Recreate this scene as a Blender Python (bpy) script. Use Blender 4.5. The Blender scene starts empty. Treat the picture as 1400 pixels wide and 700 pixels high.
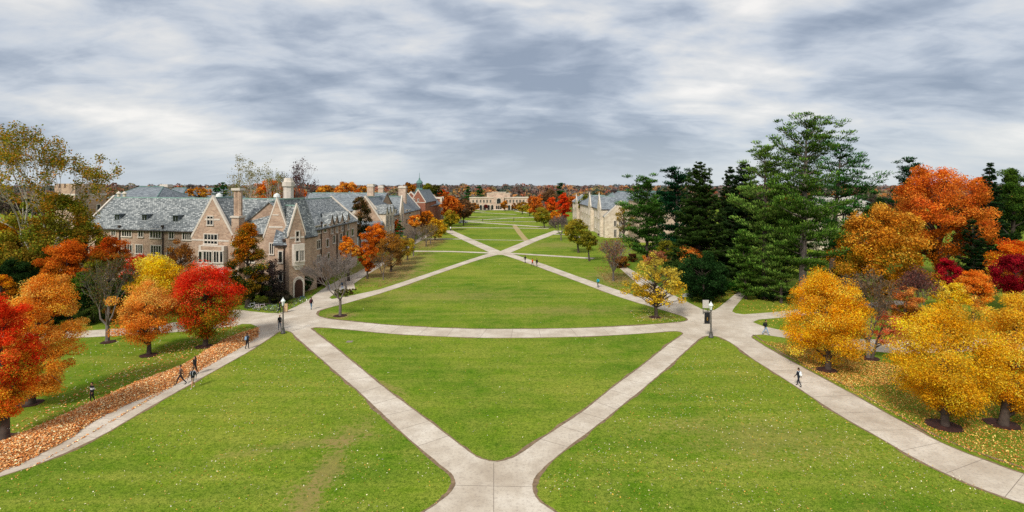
import bpy, math, random
import numpy as np
from mathutils import Vector, Matrix, geometry, noise

random.seed(7); rng = np.random.default_rng(11)
S = bpy.context.scene
COL = S.collection
R = math.radians
F, H, CX, HY = 750.0, 18.0, 700.0, 253.0        # focal length in photo pixels, camera height, principal column, horizon row

def G(px, py, z=0.0):
    Y = F * (H - z) / (py - HY)
    return Vector(((px - CX) / F * Y, Y, z))
def D(py): return F * H / (py - HY)
def Wp(px, py, Y): return Vector(((px - CX) / F * Y, Y, H - (py - HY) / F * Y))
def ZZ(py, Y): return H - (py - HY) / F * Y
def hexc(h, k=1.0):
    h = h.lstrip('#'); c = [int(h[i:i+2], 16) / 255 for i in (0, 2, 4)]
    return tuple(k * (x / 12.92 if x <= .04045 else ((x + .055) / 1.055) ** 2.4) for x in c)

# ------------------------------------------------------------------ object helpers
ORG = {}
def setp(o, label=None, cat=None, group=None, kind=None):
    if label: o['label'] = label
    if cat: o['category'] = cat
    if group: o['group'] = group
    if kind: o['kind'] = kind
    return o
def thing(name, label, cat, loc=(0, 0, 0), group=None, rz=0):
    o = bpy.data.objects.new(name, None); COL.objects.link(o)
    o.location = loc; o.rotation_euler = (0, 0, rz); o.empty_display_size = .5
    ORG[o.name] = Vector(loc) if rz == 0 else Vector((0, 0, 0))
    return setp(o, label, cat, group)
def link(name, me, parent=None, loc=None):
    o = bpy.data.objects.new(name, me); COL.objects.link(o)
    if parent is not None: o.parent = parent
    if loc is not None: o.location = loc
    ORG[o.name] = ORG.get(parent.name, Vector((0, 0, 0))) if parent is not None else Vector((0, 0, 0))
    return o
def copy_thing(root, loc, rz=0.0, sc=None, label=None):
    r = root.copy(); COL.objects.link(r); r.location = loc; r.rotation_euler = (0, 0, rz)
    if sc: r.scale = sc
    if label: r['label'] = label
    for ch in list(root.children):
        c = ch.copy(); COL.objects.link(c); c.parent = r
        for g in list(ch.children):
            d = g.copy(); COL.objects.link(d); d.parent = c
    return r

class MB:
    def __init__(s): s.v = []; s.f = []; s.m = []
    def add(s, vs, fs, m=0):
        b = len(s.v); s.v += [tuple(v) for v in vs]
        for f in fs: s.f.append([b + i for i in f]); s.m.append(m)
    def box(s, a, b, m=0):
        x0, y0, z0 = a; x1, y1, z1 = b
        s.add([(x0,y0,z0),(x1,y0,z0),(x1,y1,z0),(x0,y1,z0),(x0,y0,z1),(x1,y0,z1),(x1,y1,z1),(x0,y1,z1)],
              [(0,3,2,1),(4,5,6,7),(0,1,5,4),(1,2,6,5),(2,3,7,6),(3,0,4,7)], m)
    def fbox(s, fr, u0, u1, o0, o1, z0, z1, m=0):            # box in a wall frame (along, outward, up)
        P = [fr.p(u, o, z) for z in (z0, z1) for (u, o) in ((u0, o1), (u1, o1), (u1, o0), (u0, o0))]
        s.add(P, [(0,3,2,1),(4,5,6,7),(0,1,5,4),(1,2,6,5),(2,3,7,6),(3,0,4,7)], m)
    def prism(s, fr, poly, u0, u1, m=0):                     # poly of (outward, z), extruded along u
        n = len(poly); P = [fr.p(u0, o, z) for o, z in poly] + [fr.p(u1, o, z) for o, z in poly]
        s.add(P, [list(range(n)), list(range(2*n-1, n-1, -1))] + [(i, i+n, (i+1)%n+n, (i+1)%n) for i in range(n)], m)
    def upr(s, fr, poly, o0, o1, m=0):                       # poly of (u, z), extruded outward
        n = len(poly); P = [fr.p(u, o0, z) for u, z in poly] + [fr.p(u, o1, z) for u, z in poly]
        s.add(P, [list(range(n-1, -1, -1)), list(range(n, 2*n))] + [((i+1)%n, (i+1)%n+n, i+n, i) for i in range(n)], m)
    def tube(s, pts, rads, n=6, m=0, cap=True):
        pts = [Vector(p) for p in pts]; b = len(s.v)
        for i, p in enumerate(pts):
            d = (pts[min(i+1, len(pts)-1)] - pts[max(i-1, 0)])
            d = d.normalized() if d.length > 1e-6 else Vector((0, 0, 1))
            a = d.cross(Vector((0, 1, 0)) if abs(d.y) < .9 else Vector((1, 0, 0))).normalized(); c = d.cross(a)
            r = rads[i] if hasattr(rads, '__len__') else rads
            for k in range(n):
                t = 2 * math.pi * k / n
                s.v.append(tuple(p + a * (math.cos(t) * r) + c * (math.sin(t) * r)))
        for i in range(len(pts)-1):
            for k in range(n):
                k2 = (k+1) % n
                s.f.append([b+i*n+k, b+i*n+k2, b+(i+1)*n+k2, b+(i+1)*n+k]); s.m.append(m)
        if cap:
            s.f.append([b+k for k in range(n-1, -1, -1)]); s.m.append(m)
            e = b + (len(pts)-1)*n; s.f.append([e+k for k in range(n)]); s.m.append(m)
    def lathe(s, c, prof, n=12, m=0):
        c = Vector(c); s.tube([c + Vector((0, 0, z)) for r, z in prof], [max(r, .001) for r, z in prof], n, m)
    def ball(s, c, r, n=10, k=6, m=0, sc=(1, 1, 1)):
        b = len(s.v)
        for i in range(k+1):
            ph = math.pi * i / k
            for j in range(n):
                t = 2*math.pi*j/n
                s.v.append((c[0]+sc[0]*r*math.sin(ph)*math.cos(t), c[1]+sc[1]*r*math.sin(ph)*math.sin(t), c[2]-sc[2]*r*math.cos(ph)))
        for i in range(k):
            for j in range(n):
                j2 = (j+1) % n
                s.f.append([b+i*n+j, b+i*n+j2, b+(i+1)*n+j2, b+(i+1)*n+j]); s.m.append(m)
    def mesh(s, name, mats, org=(0, 0, 0), uv=False, smooth=False):
        me = bpy.data.meshes.new(name); o = Vector(org)
        me.from_pydata([tuple(Vector(v) - o) for v in s.v], [], s.f)
        if not isinstance(mats, (list, tuple)): mats = [mats]
        for m in mats: me.materials.append(m)
        if any(s.m): me.polygons.foreach_set('material_index', s.m)
        if smooth: me.polygons.foreach_set('use_smooth', [True]*len(me.polygons))
        if uv:
            l = me.uv_layers.new(name='UVMap').data
            for p in me.polygons:
                n = p.normal
                ua = Vector((-n.y, n.x, 0)) if abs(n.z) < .98 else Vector((1, 0, 0))
                ua.normalize(); va = n.cross(ua)
                for li in p.loop_indices:
                    co = me.vertices[me.loops[li].vertex_index].co + o
                    l[li].uv = (co.dot(ua), co.dot(va))
        me.update(); return me
    def build(s, name, mats, parent=None, uv=False, smooth=False):
        org = ORG.get(parent.name, Vector((0, 0, 0))) if parent is not None else (0, 0, 0)
        return link(name, s.mesh(name, mats, org, uv, smooth), parent)

class Fr:                                                    # a wall frame: origin, along, outward
    def __init__(s, P0, P1):
        s.P0 = Vector((P0[0], P0[1], 0)); s.P1 = Vector((P1[0], P1[1], 0))
        s.L = (s.P1 - s.P0).length; s.u = (s.P1 - s.P0).normalized(); s.n = Vector((s.u.y, -s.u.x, 0))
    def p(s, u, o, z): q = s.P0 + s.u * u + s.n * o; return Vector((q.x, q.y, z))
    def hit(s, px, py, off=0.0):                             # where the view ray through a photo pixel meets the wall
        k = (px - CX) / F; A = s.P0 + s.n * off
        t = (k * A.y - A.x) / (s.u.x - k * s.u.y)
        Y = A.y + s.u.y * t
        return t, H - (py - HY) / F * Y
    def turned(s, u, L, back=True):                          # frame of the side wall seen at u, running back
        return Fr(s.p(u, 0, 0), s.p(u, -L, 0))

# ------------------------------------------------------------------ materials
def newmat(name):
    m = bpy.data.materials.new(name); m.use_nodes = True; nt = m.node_tree
    for n in list(nt.nodes): nt.nodes.remove(n)
    out = nt.nodes.new('ShaderNodeOutputMaterial')
    return m, nt, out
def N(nt, t, **kw):
    n = nt.nodes.new(t)
    for k, v in kw.items():
        if k in n.inputs.keys(): n.inputs[k].default_value = v
        else: setattr(n, k, v)
    return n
def ramp(nt, fac, stops):
    r = nt.nodes.new('ShaderNodeValToRGB'); el = r.color_ramp.elements
    while len(el) < len(stops): el.new(.5)
    for e, (p, c) in zip(el, stops): e.position = p; e.color = (*c, 1) if len(c) == 3 else c
    nt.links.new(fac, r.inputs[0]); return r.outputs[0]
def mixc(nt, f, a, b, mode='MIX'):
    m = nt.nodes.new('ShaderNodeMix'); m.data_type = 'RGBA'; m.blend_type = mode
    for s, v in ((m.inputs[0], f), (m.inputs[6], a), (m.inputs[7], b)):
        if hasattr(v, 'is_linked'): nt.links.new(v, s)
        elif isinstance(v, (int, float)): s.default_value = v
        else: s.default_value = (*v, 1)
    return m.outputs[2]
def mth(nt, op, a, b=0.0, c=None):
    m = nt.nodes.new('ShaderNodeMath'); m.operation = op
    for s, v in zip(m.inputs, (a, b, c)):
        if v is None: continue
        if hasattr(v, 'is_linked'): nt.links.new(v, s)
        else: s.default_value = v
    return m.outputs[0]
def noi(nt, vec, scale, detail=3, rough=.55, out='Fac'):
    n = N(nt, 'ShaderNodeTexNoise'); n.inputs['Scale'].default_value = scale
    n.inputs['Detail'].default_value = detail; n.inputs['Roughness'].default_value = rough
    if vec is not None: nt.links.new(vec, n.inputs['Vector'])
    return n.outputs[out]
def pos(nt): return N(nt, 'ShaderNodeNewGeometry').outputs['Position']
def bsdf(nt, out, col, rough=.8, bump=None, bs=.3, bd=.02, spec=.3, metal=0):
    b = N(nt, 'ShaderNodeBsdfPrincipled'); b.inputs['Roughness'].default_value = rough
    b.inputs['Specular IOR Level'].default_value = spec; b.inputs['Metallic'].default_value = metal
    if hasattr(col, 'is_linked'): nt.links.new(col, b.inputs['Base Color'])
    else: b.inputs['Base Color'].default_value = (*col, 1)
    if bump is not None:
        k = N(nt, 'ShaderNodeBump'); k.inputs['Strength'].default_value = bs; k.inputs['Distance'].default_value = bd
        nt.links.new(bump, k.inputs['Height']); nt.links.new(k.outputs[0], b.inputs['Normal'])
    nt.links.new(b.outputs[0], out.inputs[0]); return b
def plain(name, c, rough=.6, var=.25, scale=6, spec=.3, metal=0):
    m, nt, out = newmat(name)
    f = noi(nt, N(nt, 'ShaderNodeTexCoord').outputs['Object'], scale, 4)
    bsdf(nt, out, ramp(nt, f, [(.3, tuple(x*(1-var) for x in c)), (.7, tuple(min(1, x*(1+var)) for x in c))]), rough, f, .2, .01, spec, metal)
    return m

def grass_mat():
    m, nt, out = newmat('grass'); P = pos(nt); LK = nt.links.new
    n1 = noi(nt, P, .06, 4, .6); n2 = noi(nt, P, .45, 5, .65); n3 = noi(nt, P, 3.2, 4, .75); n4 = noi(nt, P, 16, 3, .8)
    c = ramp(nt, n1, [(.28, hexc('#44760f')), (.42, hexc('#5f8a14')), (.54, hexc('#7f9c28')), (.68, hexc('#9da840'))])
    mp = N(nt, 'ShaderNodeMapping'); mp.inputs['Rotation'].default_value = (0, 0, .5); mp.inputs['Scale'].default_value = (.05, .55, 1); LK(P, mp.inputs['Vector'])
    n5 = noi(nt, mp.outputs[0], 1.0, 3, .5)
    c = mixc(nt, mth(nt, 'MULTIPLY', ramp(nt, n2, [(.35, (0, 0, 0)), (.68, (1, 1, 1))]), .65), c, hexc('#9ea54c'))
    c = mixc(nt, ramp(nt, n5, [(.36, (.3,)*3), (.5, (0, 0, 0))]), c, hexc('#4b7a14'))
    c = mixc(nt, ramp(nt, n5, [(.52, (0, 0, 0)), (.66, (.35,)*3)]), c, hexc('#a9ad52'))
    c = mixc(nt, ramp(nt, n3, [(.30, (.75,)*3), (.54, (0, 0, 0))]), c, hexc('#35580d'))
    c = mixc(nt, ramp(nt, n4, [(.34, (.95,)*3), (.52, (0, 0, 0))]), c, hexc('#2a480a'))
    c = mixc(nt, ramp(nt, n4, [(.54, (0, 0, 0)), (.72, (.5,)*3)]), c, hexc('#b8bd60'))
    # worn ground: (pixel x, pixel y, along metres, across metres, turn, strength)
    for (px, py, a, b, t, k) in ((449, 640, 1.4, 5.0, .06, .5), (478, 592, 1.7, 3.6, -.3, .42), (418, 684, 1.6, 2.8, .3, .5), (400, 610, 7, 1.0, .3, .3),
                                 (760, 425, 13, 4, 0, .35), (600, 405, 20, 6, 0, .3), (524, 528, .8, 5, .9, .5), (1040, 600, 8, 5, 0, .3),
                                 (520, 372, 9, 20, .6, .8), (545, 362, 9, 30, 0, .8), (588, 331, 6, 25, 0, .9), (840, 380, 6, 11, 0, .75),
                                 (465, 432, 3.0, 2.0, 0, .8), (896, 434, 3.4, 1.8, 0, .55), (760, 335, 12, 12, 0, .4)):
        q = G(px, py); s = N(nt, 'ShaderNodeMapping', vector_type='TEXTURE')
        s.inputs['Location'].default_value = q; s.inputs['Rotation'].default_value = (0, 0, t); s.inputs['Scale'].default_value = (a, b, 100)
        LK(P, s.inputs['Vector']); l = N(nt, 'ShaderNodeVectorMath', operation='LENGTH'); LK(s.outputs[0], l.inputs[0])
        f = mth(nt, 'SUBTRACT', 1.0, l.outputs['Value']); f = mth(nt, 'ADD', f, mth(nt, 'MULTIPLY', mth(nt, 'SUBTRACT', n2, .5), 1.6))
        f = mth(nt, 'ADD', f, mth(nt, 'MULTIPLY', mth(nt, 'SUBTRACT', n3, .5), 3.4))
        f = ramp(nt, f, [(.15, (0, 0, 0)), (.75, (k, k, k))])
        c = mixc(nt, f, c, hexc('#9a8560'))
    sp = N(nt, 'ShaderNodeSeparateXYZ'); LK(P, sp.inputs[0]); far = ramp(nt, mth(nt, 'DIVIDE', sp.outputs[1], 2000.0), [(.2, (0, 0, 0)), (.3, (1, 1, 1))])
    c = mixc(nt, far, c, hexc('#5f5f58'))  # far fields and woods grey out, distance haze mixed into the ground colour
    bsdf(nt, out, mixc(nt, 1.0, c, (.93, .87, .74), 'MULTIPLY'), .95, mth(nt, 'ADD', n4, n3), .55, .05, .05)
    return m
def concrete_mat():
    m, nt, out = newmat('concrete'); P = pos(nt)
    n1 = noi(nt, P, .25, 5, .6); n2 = noi(nt, P, 5, 5, .7); n3 = noi(nt, P, .9, 3)
    c = ramp(nt, n1, [(.32, hexc('#b3a592')), (.5, hexc('#c6baa8')), (.68, hexc('#d6ccbc'))])
    c = mixc(nt, ramp(nt, n3, [(.35, (.35,)*3), (.55, (0, 0, 0))]), c, hexc('#a39584'))
    c = mixc(nt, ramp(nt, n2, [(.35, (.45,)*3), (.5, (0, 0, 0))]), c, hexc('#8d8176'))
    bsdf(nt, out, c, .9, n2, .15, .01, .15); return m
def wallmat(name, c1, c2, mortar, bw=.62, bh=.21, k=.9):
    m, nt, out = newmat(name); uv = N(nt, 'ShaderNodeTexCoord').outputs['UV']; P = pos(nt)
    b = N(nt, 'ShaderNodeTexBrick'); nt.links.new(uv, b.inputs['Vector'])
    b.inputs['Color1'].default_value = (*hexc(c1, k), 1); b.inputs['Color2'].default_value = (*hexc(c2, k), 1); b.inputs['Mortar'].default_value = (*hexc(mortar, k), 1)
    b.inputs['Scale'].default_value = 1; b.inputs['Brick Width'].default_value = bw; b.inputs['Row Height'].default_value = bh
    b.inputs['Mortar Size'].default_value = .022; b.inputs['Bias'].default_value = 0
    n = noi(nt, P, .35, 5, .6); n2 = noi(nt, P, 2.2, 4, .7)
    c = mixc(nt, ramp(nt, n, [(.35, (.45,)*3), (.6, (0, 0, 0))]), b.outputs[0], tuple(x*.55 for x in hexc(c2)))
    c = mixc(nt, ramp(nt, n2, [(.5, (0, 0, 0)), (.72, (.5,)*3)]), c, tuple(min(1, x*1.35) for x in hexc(c1)))
    bsdf(nt, out, c, .9, b.outputs['Fac'], -.4, .02, .15); return m
def slate_mat(name, lo, mid, hi, bw=.7, bh=.34):
    m, nt, out = newmat(name); uv = N(nt, 'ShaderNodeTexCoord').outputs['UV']; P = pos(nt)
    wob = N(nt, 'ShaderNodeVectorMath', operation='MULTIPLY_ADD'); nt.links.new(noi(nt, P, 1.3, 2, .5, 'Color'), wob.inputs[0])
    wob.inputs[1].default_value = (.5, .5, 0); nt.links.new(uv, wob.inputs[2])
    b = N(nt, 'ShaderNodeTexBrick'); nt.links.new(wob.outputs[0], b.inputs['Vector'])
    b.inputs['Color1'].default_value = (0, 0, 0, 1); b.inputs['Color2'].default_value = (1, 1, 1, 1); b.inputs['Mortar'].default_value = (.0, .0, .0, 1)
    b.inputs['Scale'].default_value = 1; b.inputs['Brick Width'].default_value = bw; b.inputs['Row Height'].default_value = bh
    b.inputs['Mortar Size'].default_value = .05; b.inputs['Mortar Smooth'].default_value = .3
    n2 = noi(nt, P, 3.0, 3, .7)
    v = mixc(nt, .45, b.outputs[0], n2)
    c = ramp(nt, v, [(.12, hexc(lo)), (.42, hexc(mid)), (.75, hexc(hi))])
    n = noi(nt, P, .12, 3); c = mixc(nt, ramp(nt, n, [(.4, (0, 0, 0)), (.7, (.3,)*3)]), c, hexc('#666c6a'))
    bsdf(nt, out, c, .6, b.outputs['Fac'], -.5, .03, .4); return m
def leafmat(name, trans=.35, rough=.7):
    m, nt, out = newmat(name); a = N(nt, 'ShaderNodeAttribute', attribute_name='Col').outputs['Color']
    d = N(nt, 'ShaderNodeBsdfDiffuse'); t = N(nt, 'ShaderNodeBsdfTranslucent'); nt.links.new(a, d.inputs[0]); nt.links.new(a, t.inputs[0])
    x = N(nt, 'ShaderNodeMixShader'); x.inputs[0].default_value = trans
    nt.links.new(d.outputs[0], x.inputs[1]); nt.links.new(t.outputs[0], x.inputs[2]); nt.links.new(x.outputs[0], out.inputs[0]); return m

M_GRASS = grass_mat(); M_CONC = concrete_mat()
M_SOIL = plain('soil', hexc('#7d6850'), .95, .35, 3); M_JOINT = plain('joint', hexc('#83776b'), .95, .2, 3)
M_MULCH = plain('mulch', hexc('#3a221c'), .95, .5, 5)
M_BRICK = wallmat('tan_brick', '#bfa189', '#9c7d69', '#b8ab9a', k=1.0)
M_RED = wallmat('red_brick', '#a5644a', '#7d4334', '#a08674')
M_LIME = wallmat('limestone', '#e0d2be', '#c4b29c', '#cdc1b0', .8, .35, k=1.0)
M_TAN = wallmat('far_stone', '#d0b8a2', '#b49a88', '#c0b0a2', .9, .4, k=1.0)
M_STONE = plain('pale_stone', hexc('#c9bfb2'), .85, .12, 2)
M_SLATE = slate_mat('slate', '#34393b', '#7a7f80', '#b9bbb8', .5, .28)
M_SLATE2 = slate_mat('far_slate', '#4f565c', '#737a80', '#8f969a')
M_SLATE3 = slate_mat('dark_slate', '#22282e', '#525b62', '#9aa1a5', .6, .3)
M_COPPER = plain('patina', hexc('#5d8078'), .6, .2, 2)
M_COPPERD = plain('patina_light', hexc('#7f9c92'), .6, .2, 2)
M_PIPE = plain('gutter', hexc('#3b2f2a'), .5, .2, 2)
def glass():
    m, nt, out = newmat('window_glass'); f = noi(nt, pos(nt), .9, 1)
    bsdf(nt, out, ramp(nt, f, [(.4, (.006, .008, .01)), (.62, (.03, .035, .04)), (.75, (.12, .12, .11))]), .12, None, spec=.5); return m
M_GLASS = glass()
M_BARK = plain('bark', hexc('#4a3f38'), .9, .35, 3); M_BARKP = plain('pale_bark', hexc('#b5ada2'), .85, .25, 1.2)
M_BARKG = plain('grey_bark', hexc('#6c625c'), .9, .3, 3)
M_LEAF = leafmat('leaves', .48); M_NEEDLE = leafmat('needles', .12); M_DRY = leafmat('dry_leaves', .1)
M_METAL = plain('painted_metal', hexc('#4c4b46'), .5, .15, 3, .4); M_BLACK = plain('black_fabric', hexc('#15151a'), .8, .2, 5)
M_LAMP = plain('lamp_glass', hexc('#dfe6e0'), .25, .05, 3, .5)
SKX, SKY_ = 9.4, 21.1
# ------------------------------------------------------------------ ground, paths, lawns
def catmull(pts, closed=True, k=5):
    n = len(pts); out = []
    for i in range(n if closed else n-1):
        p0, p1, p2, p3 = (pts[(i+j-1) % n] if closed else pts[max(0, min(n-1, i+j-1))] for j in range(4))
        for s in range(k):
            t = s / k
            a = .5*((2*p1) + (p2-p0)*t + (2*p0-5*p1+4*p2-p3)*t*t + (-p0+3*p1-3*p2+p3)*t**3)
            lo = Vector([min(p1[j], p2[j])-.6 for j in range(3)]); hi = Vector([max(p1[j], p2[j])+.6 for j in range(3)])
            out.append(Vector([min(max(a[j], lo[j]), hi[j]) for j in range(3)]))
    if not closed: out.append(pts[-1])
    return out
def sheet(name, outline, mat, z, kind='structure'):
    tris = geometry.tessellate_polygon([[Vector((p.x, p.y, 0)) for p in outline]])
    mb = MB(); fs = []
    for t in tris:
        a, b, c = (outline[i] for i in t)
        fs.append(t if (b-a).cross(c-a).z > 0 else t[::-1])
    mb.add([(p.x, p.y, z) for p in outline], fs)
    o = mb.build(name, mat); o['kind'] = kind; return o
def pix(l): return [G(x, y) for x, y in l]
def soil_edge(outline, z):
    mb = MB(); n = len(outline); V = []
    ar = sum(outline[i].x*outline[(i+1) % n].y - outline[(i+1) % n].x*outline[i].y for i in range(n))
    dense = []
    for i in range(n):
        a, b = outline[i], outline[(i+1) % n]; k = max(1, int((b-a).length/.5))
        if a.y > 160: k = max(1, int((b-a).length/2))
        for j in range(k): dense.append(a.lerp(b, j/k))
    n = len(dense)
    for i in range(n):
        t = (dense[(i+1) % n] - dense[i-1]); t.z = 0; t.normalize()
        nin = Vector((-t.y, t.x, 0)) * (1 if ar > 0 else -1)
        q = dense[i]; w = .05 + .36*max(0, noise.noise(q*.35)+.08) + .16*max(0, noise.noise(q*2.1)) + .05*random.random()
        V += [q - nin*(.01+.05*random.random()), q + nin*w]
    V = [Vector((v.x, v.y, z)) for v in V]
    mb.add(V, [(2*i, 2*((i+1) % n), 2*((i+1) % n)+1, 2*i+1) if ar > 0 else (2*i+1, 2*((i+1) % n)+1, 2*((i+1) % n), 2*i) for i in range(n)])
    o = mb.build('soil_edge', M_SOIL); o['kind'] = 'structure'

g = MB(); g.add([(-9000, -300, 0), (9000, -300, 0), (9000, 12000, 0), (-9000, 12000, 0)], [(0, 1, 2, 3)])
o = g.build('ground', M_GRASS); o['kind'] = 'structure'

P_MAIN = [(-120,690),(-80,655),(0,618),(100,572),(200,530),(300,478),(350,452),(352.5,447),(343,443),(331,443),(320,446),(270,452),(200,457),(105,462),(0,466),(-100,468),
 (-100,457),(0,455),(105,453),(200,447),(270,436),(320,424),(327,423.5),(345,426),(365,428),(380,428.3),(393,424.5),(405,419),(420,411),(430,403),(440,396),(466,381),(483,375),
 (501,366),(523,355),(540,344.5),(571,326.5),(600,311),(604,312.5),(566,335),(540,350),(523,363),(501,376),(484,388),(486,396),(456,403),(450,407),(454,409),(486,403),(520,395.5),
 (540,389),(600,369),(640,355.5),(668,346.5),(676,345),(690,345),(700,347),(746,362),(790,378),(840,395),(868,404),(888,406.5),(889,404),(878,394),(862,380),(850,369),(838,360),
 (845,357),(856,365),(880,378),(900,391),(920,403),(940,413),(959,422.5),(968,425),(977,424),(984,419.5),(1009,399),(1019,403),(1003,422),(1001,426),(1006,428.5),(1017,430),(1056,427),(1110,421),(1160,416),(1240,410),
 (1240,416),(1160,424),(1083,433),(1037,437),(1029,440.5),(1043,446),(1083,455),(1140,463),(1230,465),(1400,462),(1520,462),(1520,478),(1400,478),(1230,484),(1140,475),
 (1083,463.5),(1043,457.5),(1031,458),(1028,461.5),(1034,466),(1057,480),(1108,508),(1160,536),(1223,571),(1286,605),(1343,628),(1400,648),(1520,690),(1520,800),(-120,800)]
I_A = [(434,431),(433,428),(440,423.5),(480,413),(540,395),(600,374),(650,356.8),(676,349.5),(683,348.6),(692,350),(730,363),(780,381.5),(840,404),(890,419.5),(925,430),(937,434.5),(940,437.5),(932,440.2),(905,442.5),(864,445.5),(780,449),(690,450),(620,449),(540,445),(480,439.5),(452,436.5),(439,433.5)]
I_B = [(425.5,450),(429,448.2),(440,448),(480,451.3),(540,457),(634,461.5),(690,462.3),(780,461),(860,457.5),(910,453.8),(925,453.2),(932,454.8),(932,458),(915,470),(880,498),(840,528),(794,564),(740,600),(708,622),(697,627),(686,630.5),(674,631),(662,628.5),(651,624),(630,609),(597,583.5),(560,556),(523,528),(490,501),(463.6,479.5),(440,461),(429,452.5)]
I_C = [(372,460.5),(377,456.8),(382,454),(388.6,452.6),(395.4,453.6),(400,456),(404.5,461),(430,483.5),(463.6,513),(486,532),(520,564),(560,602),(600,635),(616,648),(621,658),(620.5,666),(613,676),(600,686),(583,698),(545,723),(480,770),(-120,770),(-120,692),(-60,672),(0,652.5),(50,636),(100,615),(150,590),(200,560),(262,525),(312,497),(342,480)]
I_D = [(972.5,459.6),(965,459.8),(959,461.8),(951,468),(916,500),(880,531),(823,577),(771,617),(741,643),(732,653),(728.6,663),(730,673),(737,685),(760,701),(800,726),(850,760),(1520,760),(1520,722),(1460,708),(1400,689.5),(1371,680),(1314,658),(1257,630.5),(1200,598),(1143,565),(1086,527.5),(1043,500),(1029,491),(1003,471.5),(990,464),(981,460.5)]
sheet('path', [G(x, y) for x, y in P_MAIN], M_CONC, .02)
for nm, I in (('A', I_A), ('B', I_B), ('C', I_C), ('D', I_D)):
    ol = catmull(pix(I)); sheet('lawn', ol, M_GRASS, .035); soil_edge(ol, .041)
soil_edge(catmull(pix([(1031,458),(1028,461.5),(1034,466),(1057,480),(1108,508),(1160,536),(1223,571),(1286,605),(1343,628),(1400,648),(1400,640),(1286,598),(1160,528),(1083,490),(1043,466)])), .027)

def ribbon(pts, w, z, joints=0):
    P = [G(*p) for p in pts]; mb = MB(); V = []
    for i, p in enumerate(P):
        t = P[min(i+1, len(P)-1)] - P[max(i-1, 0)]; t.normalize(); n = Vector((-t.y, t.x, 0))
        V += [Vector((*(p + n*w/2).xy, z)), Vector((*(p - n*w/2).xy, z))]
    mb.add(V, [(2*i+1, 2*i+3, 2*i+2, 2*i) for i in range(len(P)-1)])
    o = mb.build('path', M_CONC); o['kind'] = 'structure'
# arms beyond the far crossing and the cross walks down the mall
for i, (pts, w) in enumerate([([(684,347.5),(640,328),(612,315)], 3.6), ([(684,347.5),(725,330),(757,318),(764,315.5)], 3.6), ([(566,343.5),(620,344),(672,346)], 2.3),
    ([(690,346),(740,349),(812,353.5)], 2.3), ([(583,326.6),(636,327)], 1.9), ([(636,327.6),(700,328.5),(735,329)], 1.1), ([(618,311.3),(690,311.7),(750,312.7)], 2.3), ([(630,302.5),(700,307.5),(752,311)], 3.0),
    ([(752,311),(705,308)], 3.0), ([(628,302.5),(690,298.8),(730,297)], 2.6), ([(640,303),(740,303.3)], 2.0), ([(640,296.5),(735,297.6)], 2.0), ([(651,290.5),(706,293.3)], 2.4), ([(704,288.5),(722,291.5)], 2.4),
    ([(754,320.5),(775,320.8),(800,326)], 2.6), ([(664,288.4),(645,290)], 2.4), ([(655,287.3),(722,287.5)], 3)]):
    ribbon(pts, w, .024 + i*.004)
# the worn dirt track across the mall
mb = MB(); tr = [(703,307.8),(706,312),(711,319),(717,326),(722,331)]; L = []
for i, p in enumerate(tr):
    q = G(*p); w = .85 + .3*random.random(); L += [Vector((q.x-w, q.y, .012)), Vector((q.x+w, q.y, .012))]
mb.add(L, [(2*i, 2*i+1, 2*i+3, 2*i+2) for i in range(len(tr)-1)]); o = mb.build('dirt_track', plain('worn_turf', hexc('#a3905f'), .95, .3, 2)); o['kind'] = 'structure'

# joints cut across the slabs
jm = MB()
def joint(a, b, w=.035):
    a = Vector((a.x, a.y, .024)); b = Vector((b.x, b.y, .024)); t = (b-a).normalized(); n = Vector((-t.y, t.x, 0))*w/2
    jm.add([a-n, b-n, b+n, a+n], [(0, 1, 2, 3)])
def joints(A, B, step):
    A = catmull(pix(A), False, 14); B = catmull(pix(B), False, 14); acc = 0
    for i in range(1, len(A)):
        acc += (A[i]-A[i-1]).length
        if acc > step:
            acc = 0; j = min(range(len(B)), key=lambda k: (B[k]-A[i]).length); joint(A[i], B[j])
joints([(642,617),(597,583),(523,528),(463,479)], [(616,648),(560,602),(486,532),(404,461)], 2.6)
joints([(708,622),(794,564),(880,498),(932,458)], [(732,653),(771,617),(880,531),(951,468)], 2.6)
joints([(1029,493),(1086,527),(1143,565),(1200,598),(1257,630),(1314,658),(1400,690)], [(1034,466),(1057,480),(1108,508),(1160,536),(1223,571),(1286,605),(1400,648)], 2.9)
joints([(480,440),(620,449),(780,449),(905,442.5)], [(480,451),(634,461.5),(780,461),(910,454)], 3.2)
joints([(0,652),(100,615),(200,560),(342,480)], [(0,618),(100,572),(200,530),(320,468)], 2.6)
joint(G(675,633), G(675,770)); joint(G(624,664), G(727,666))
o = jm.build('path_joint', M_JOINT); o['kind'] = 'structure'

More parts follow.
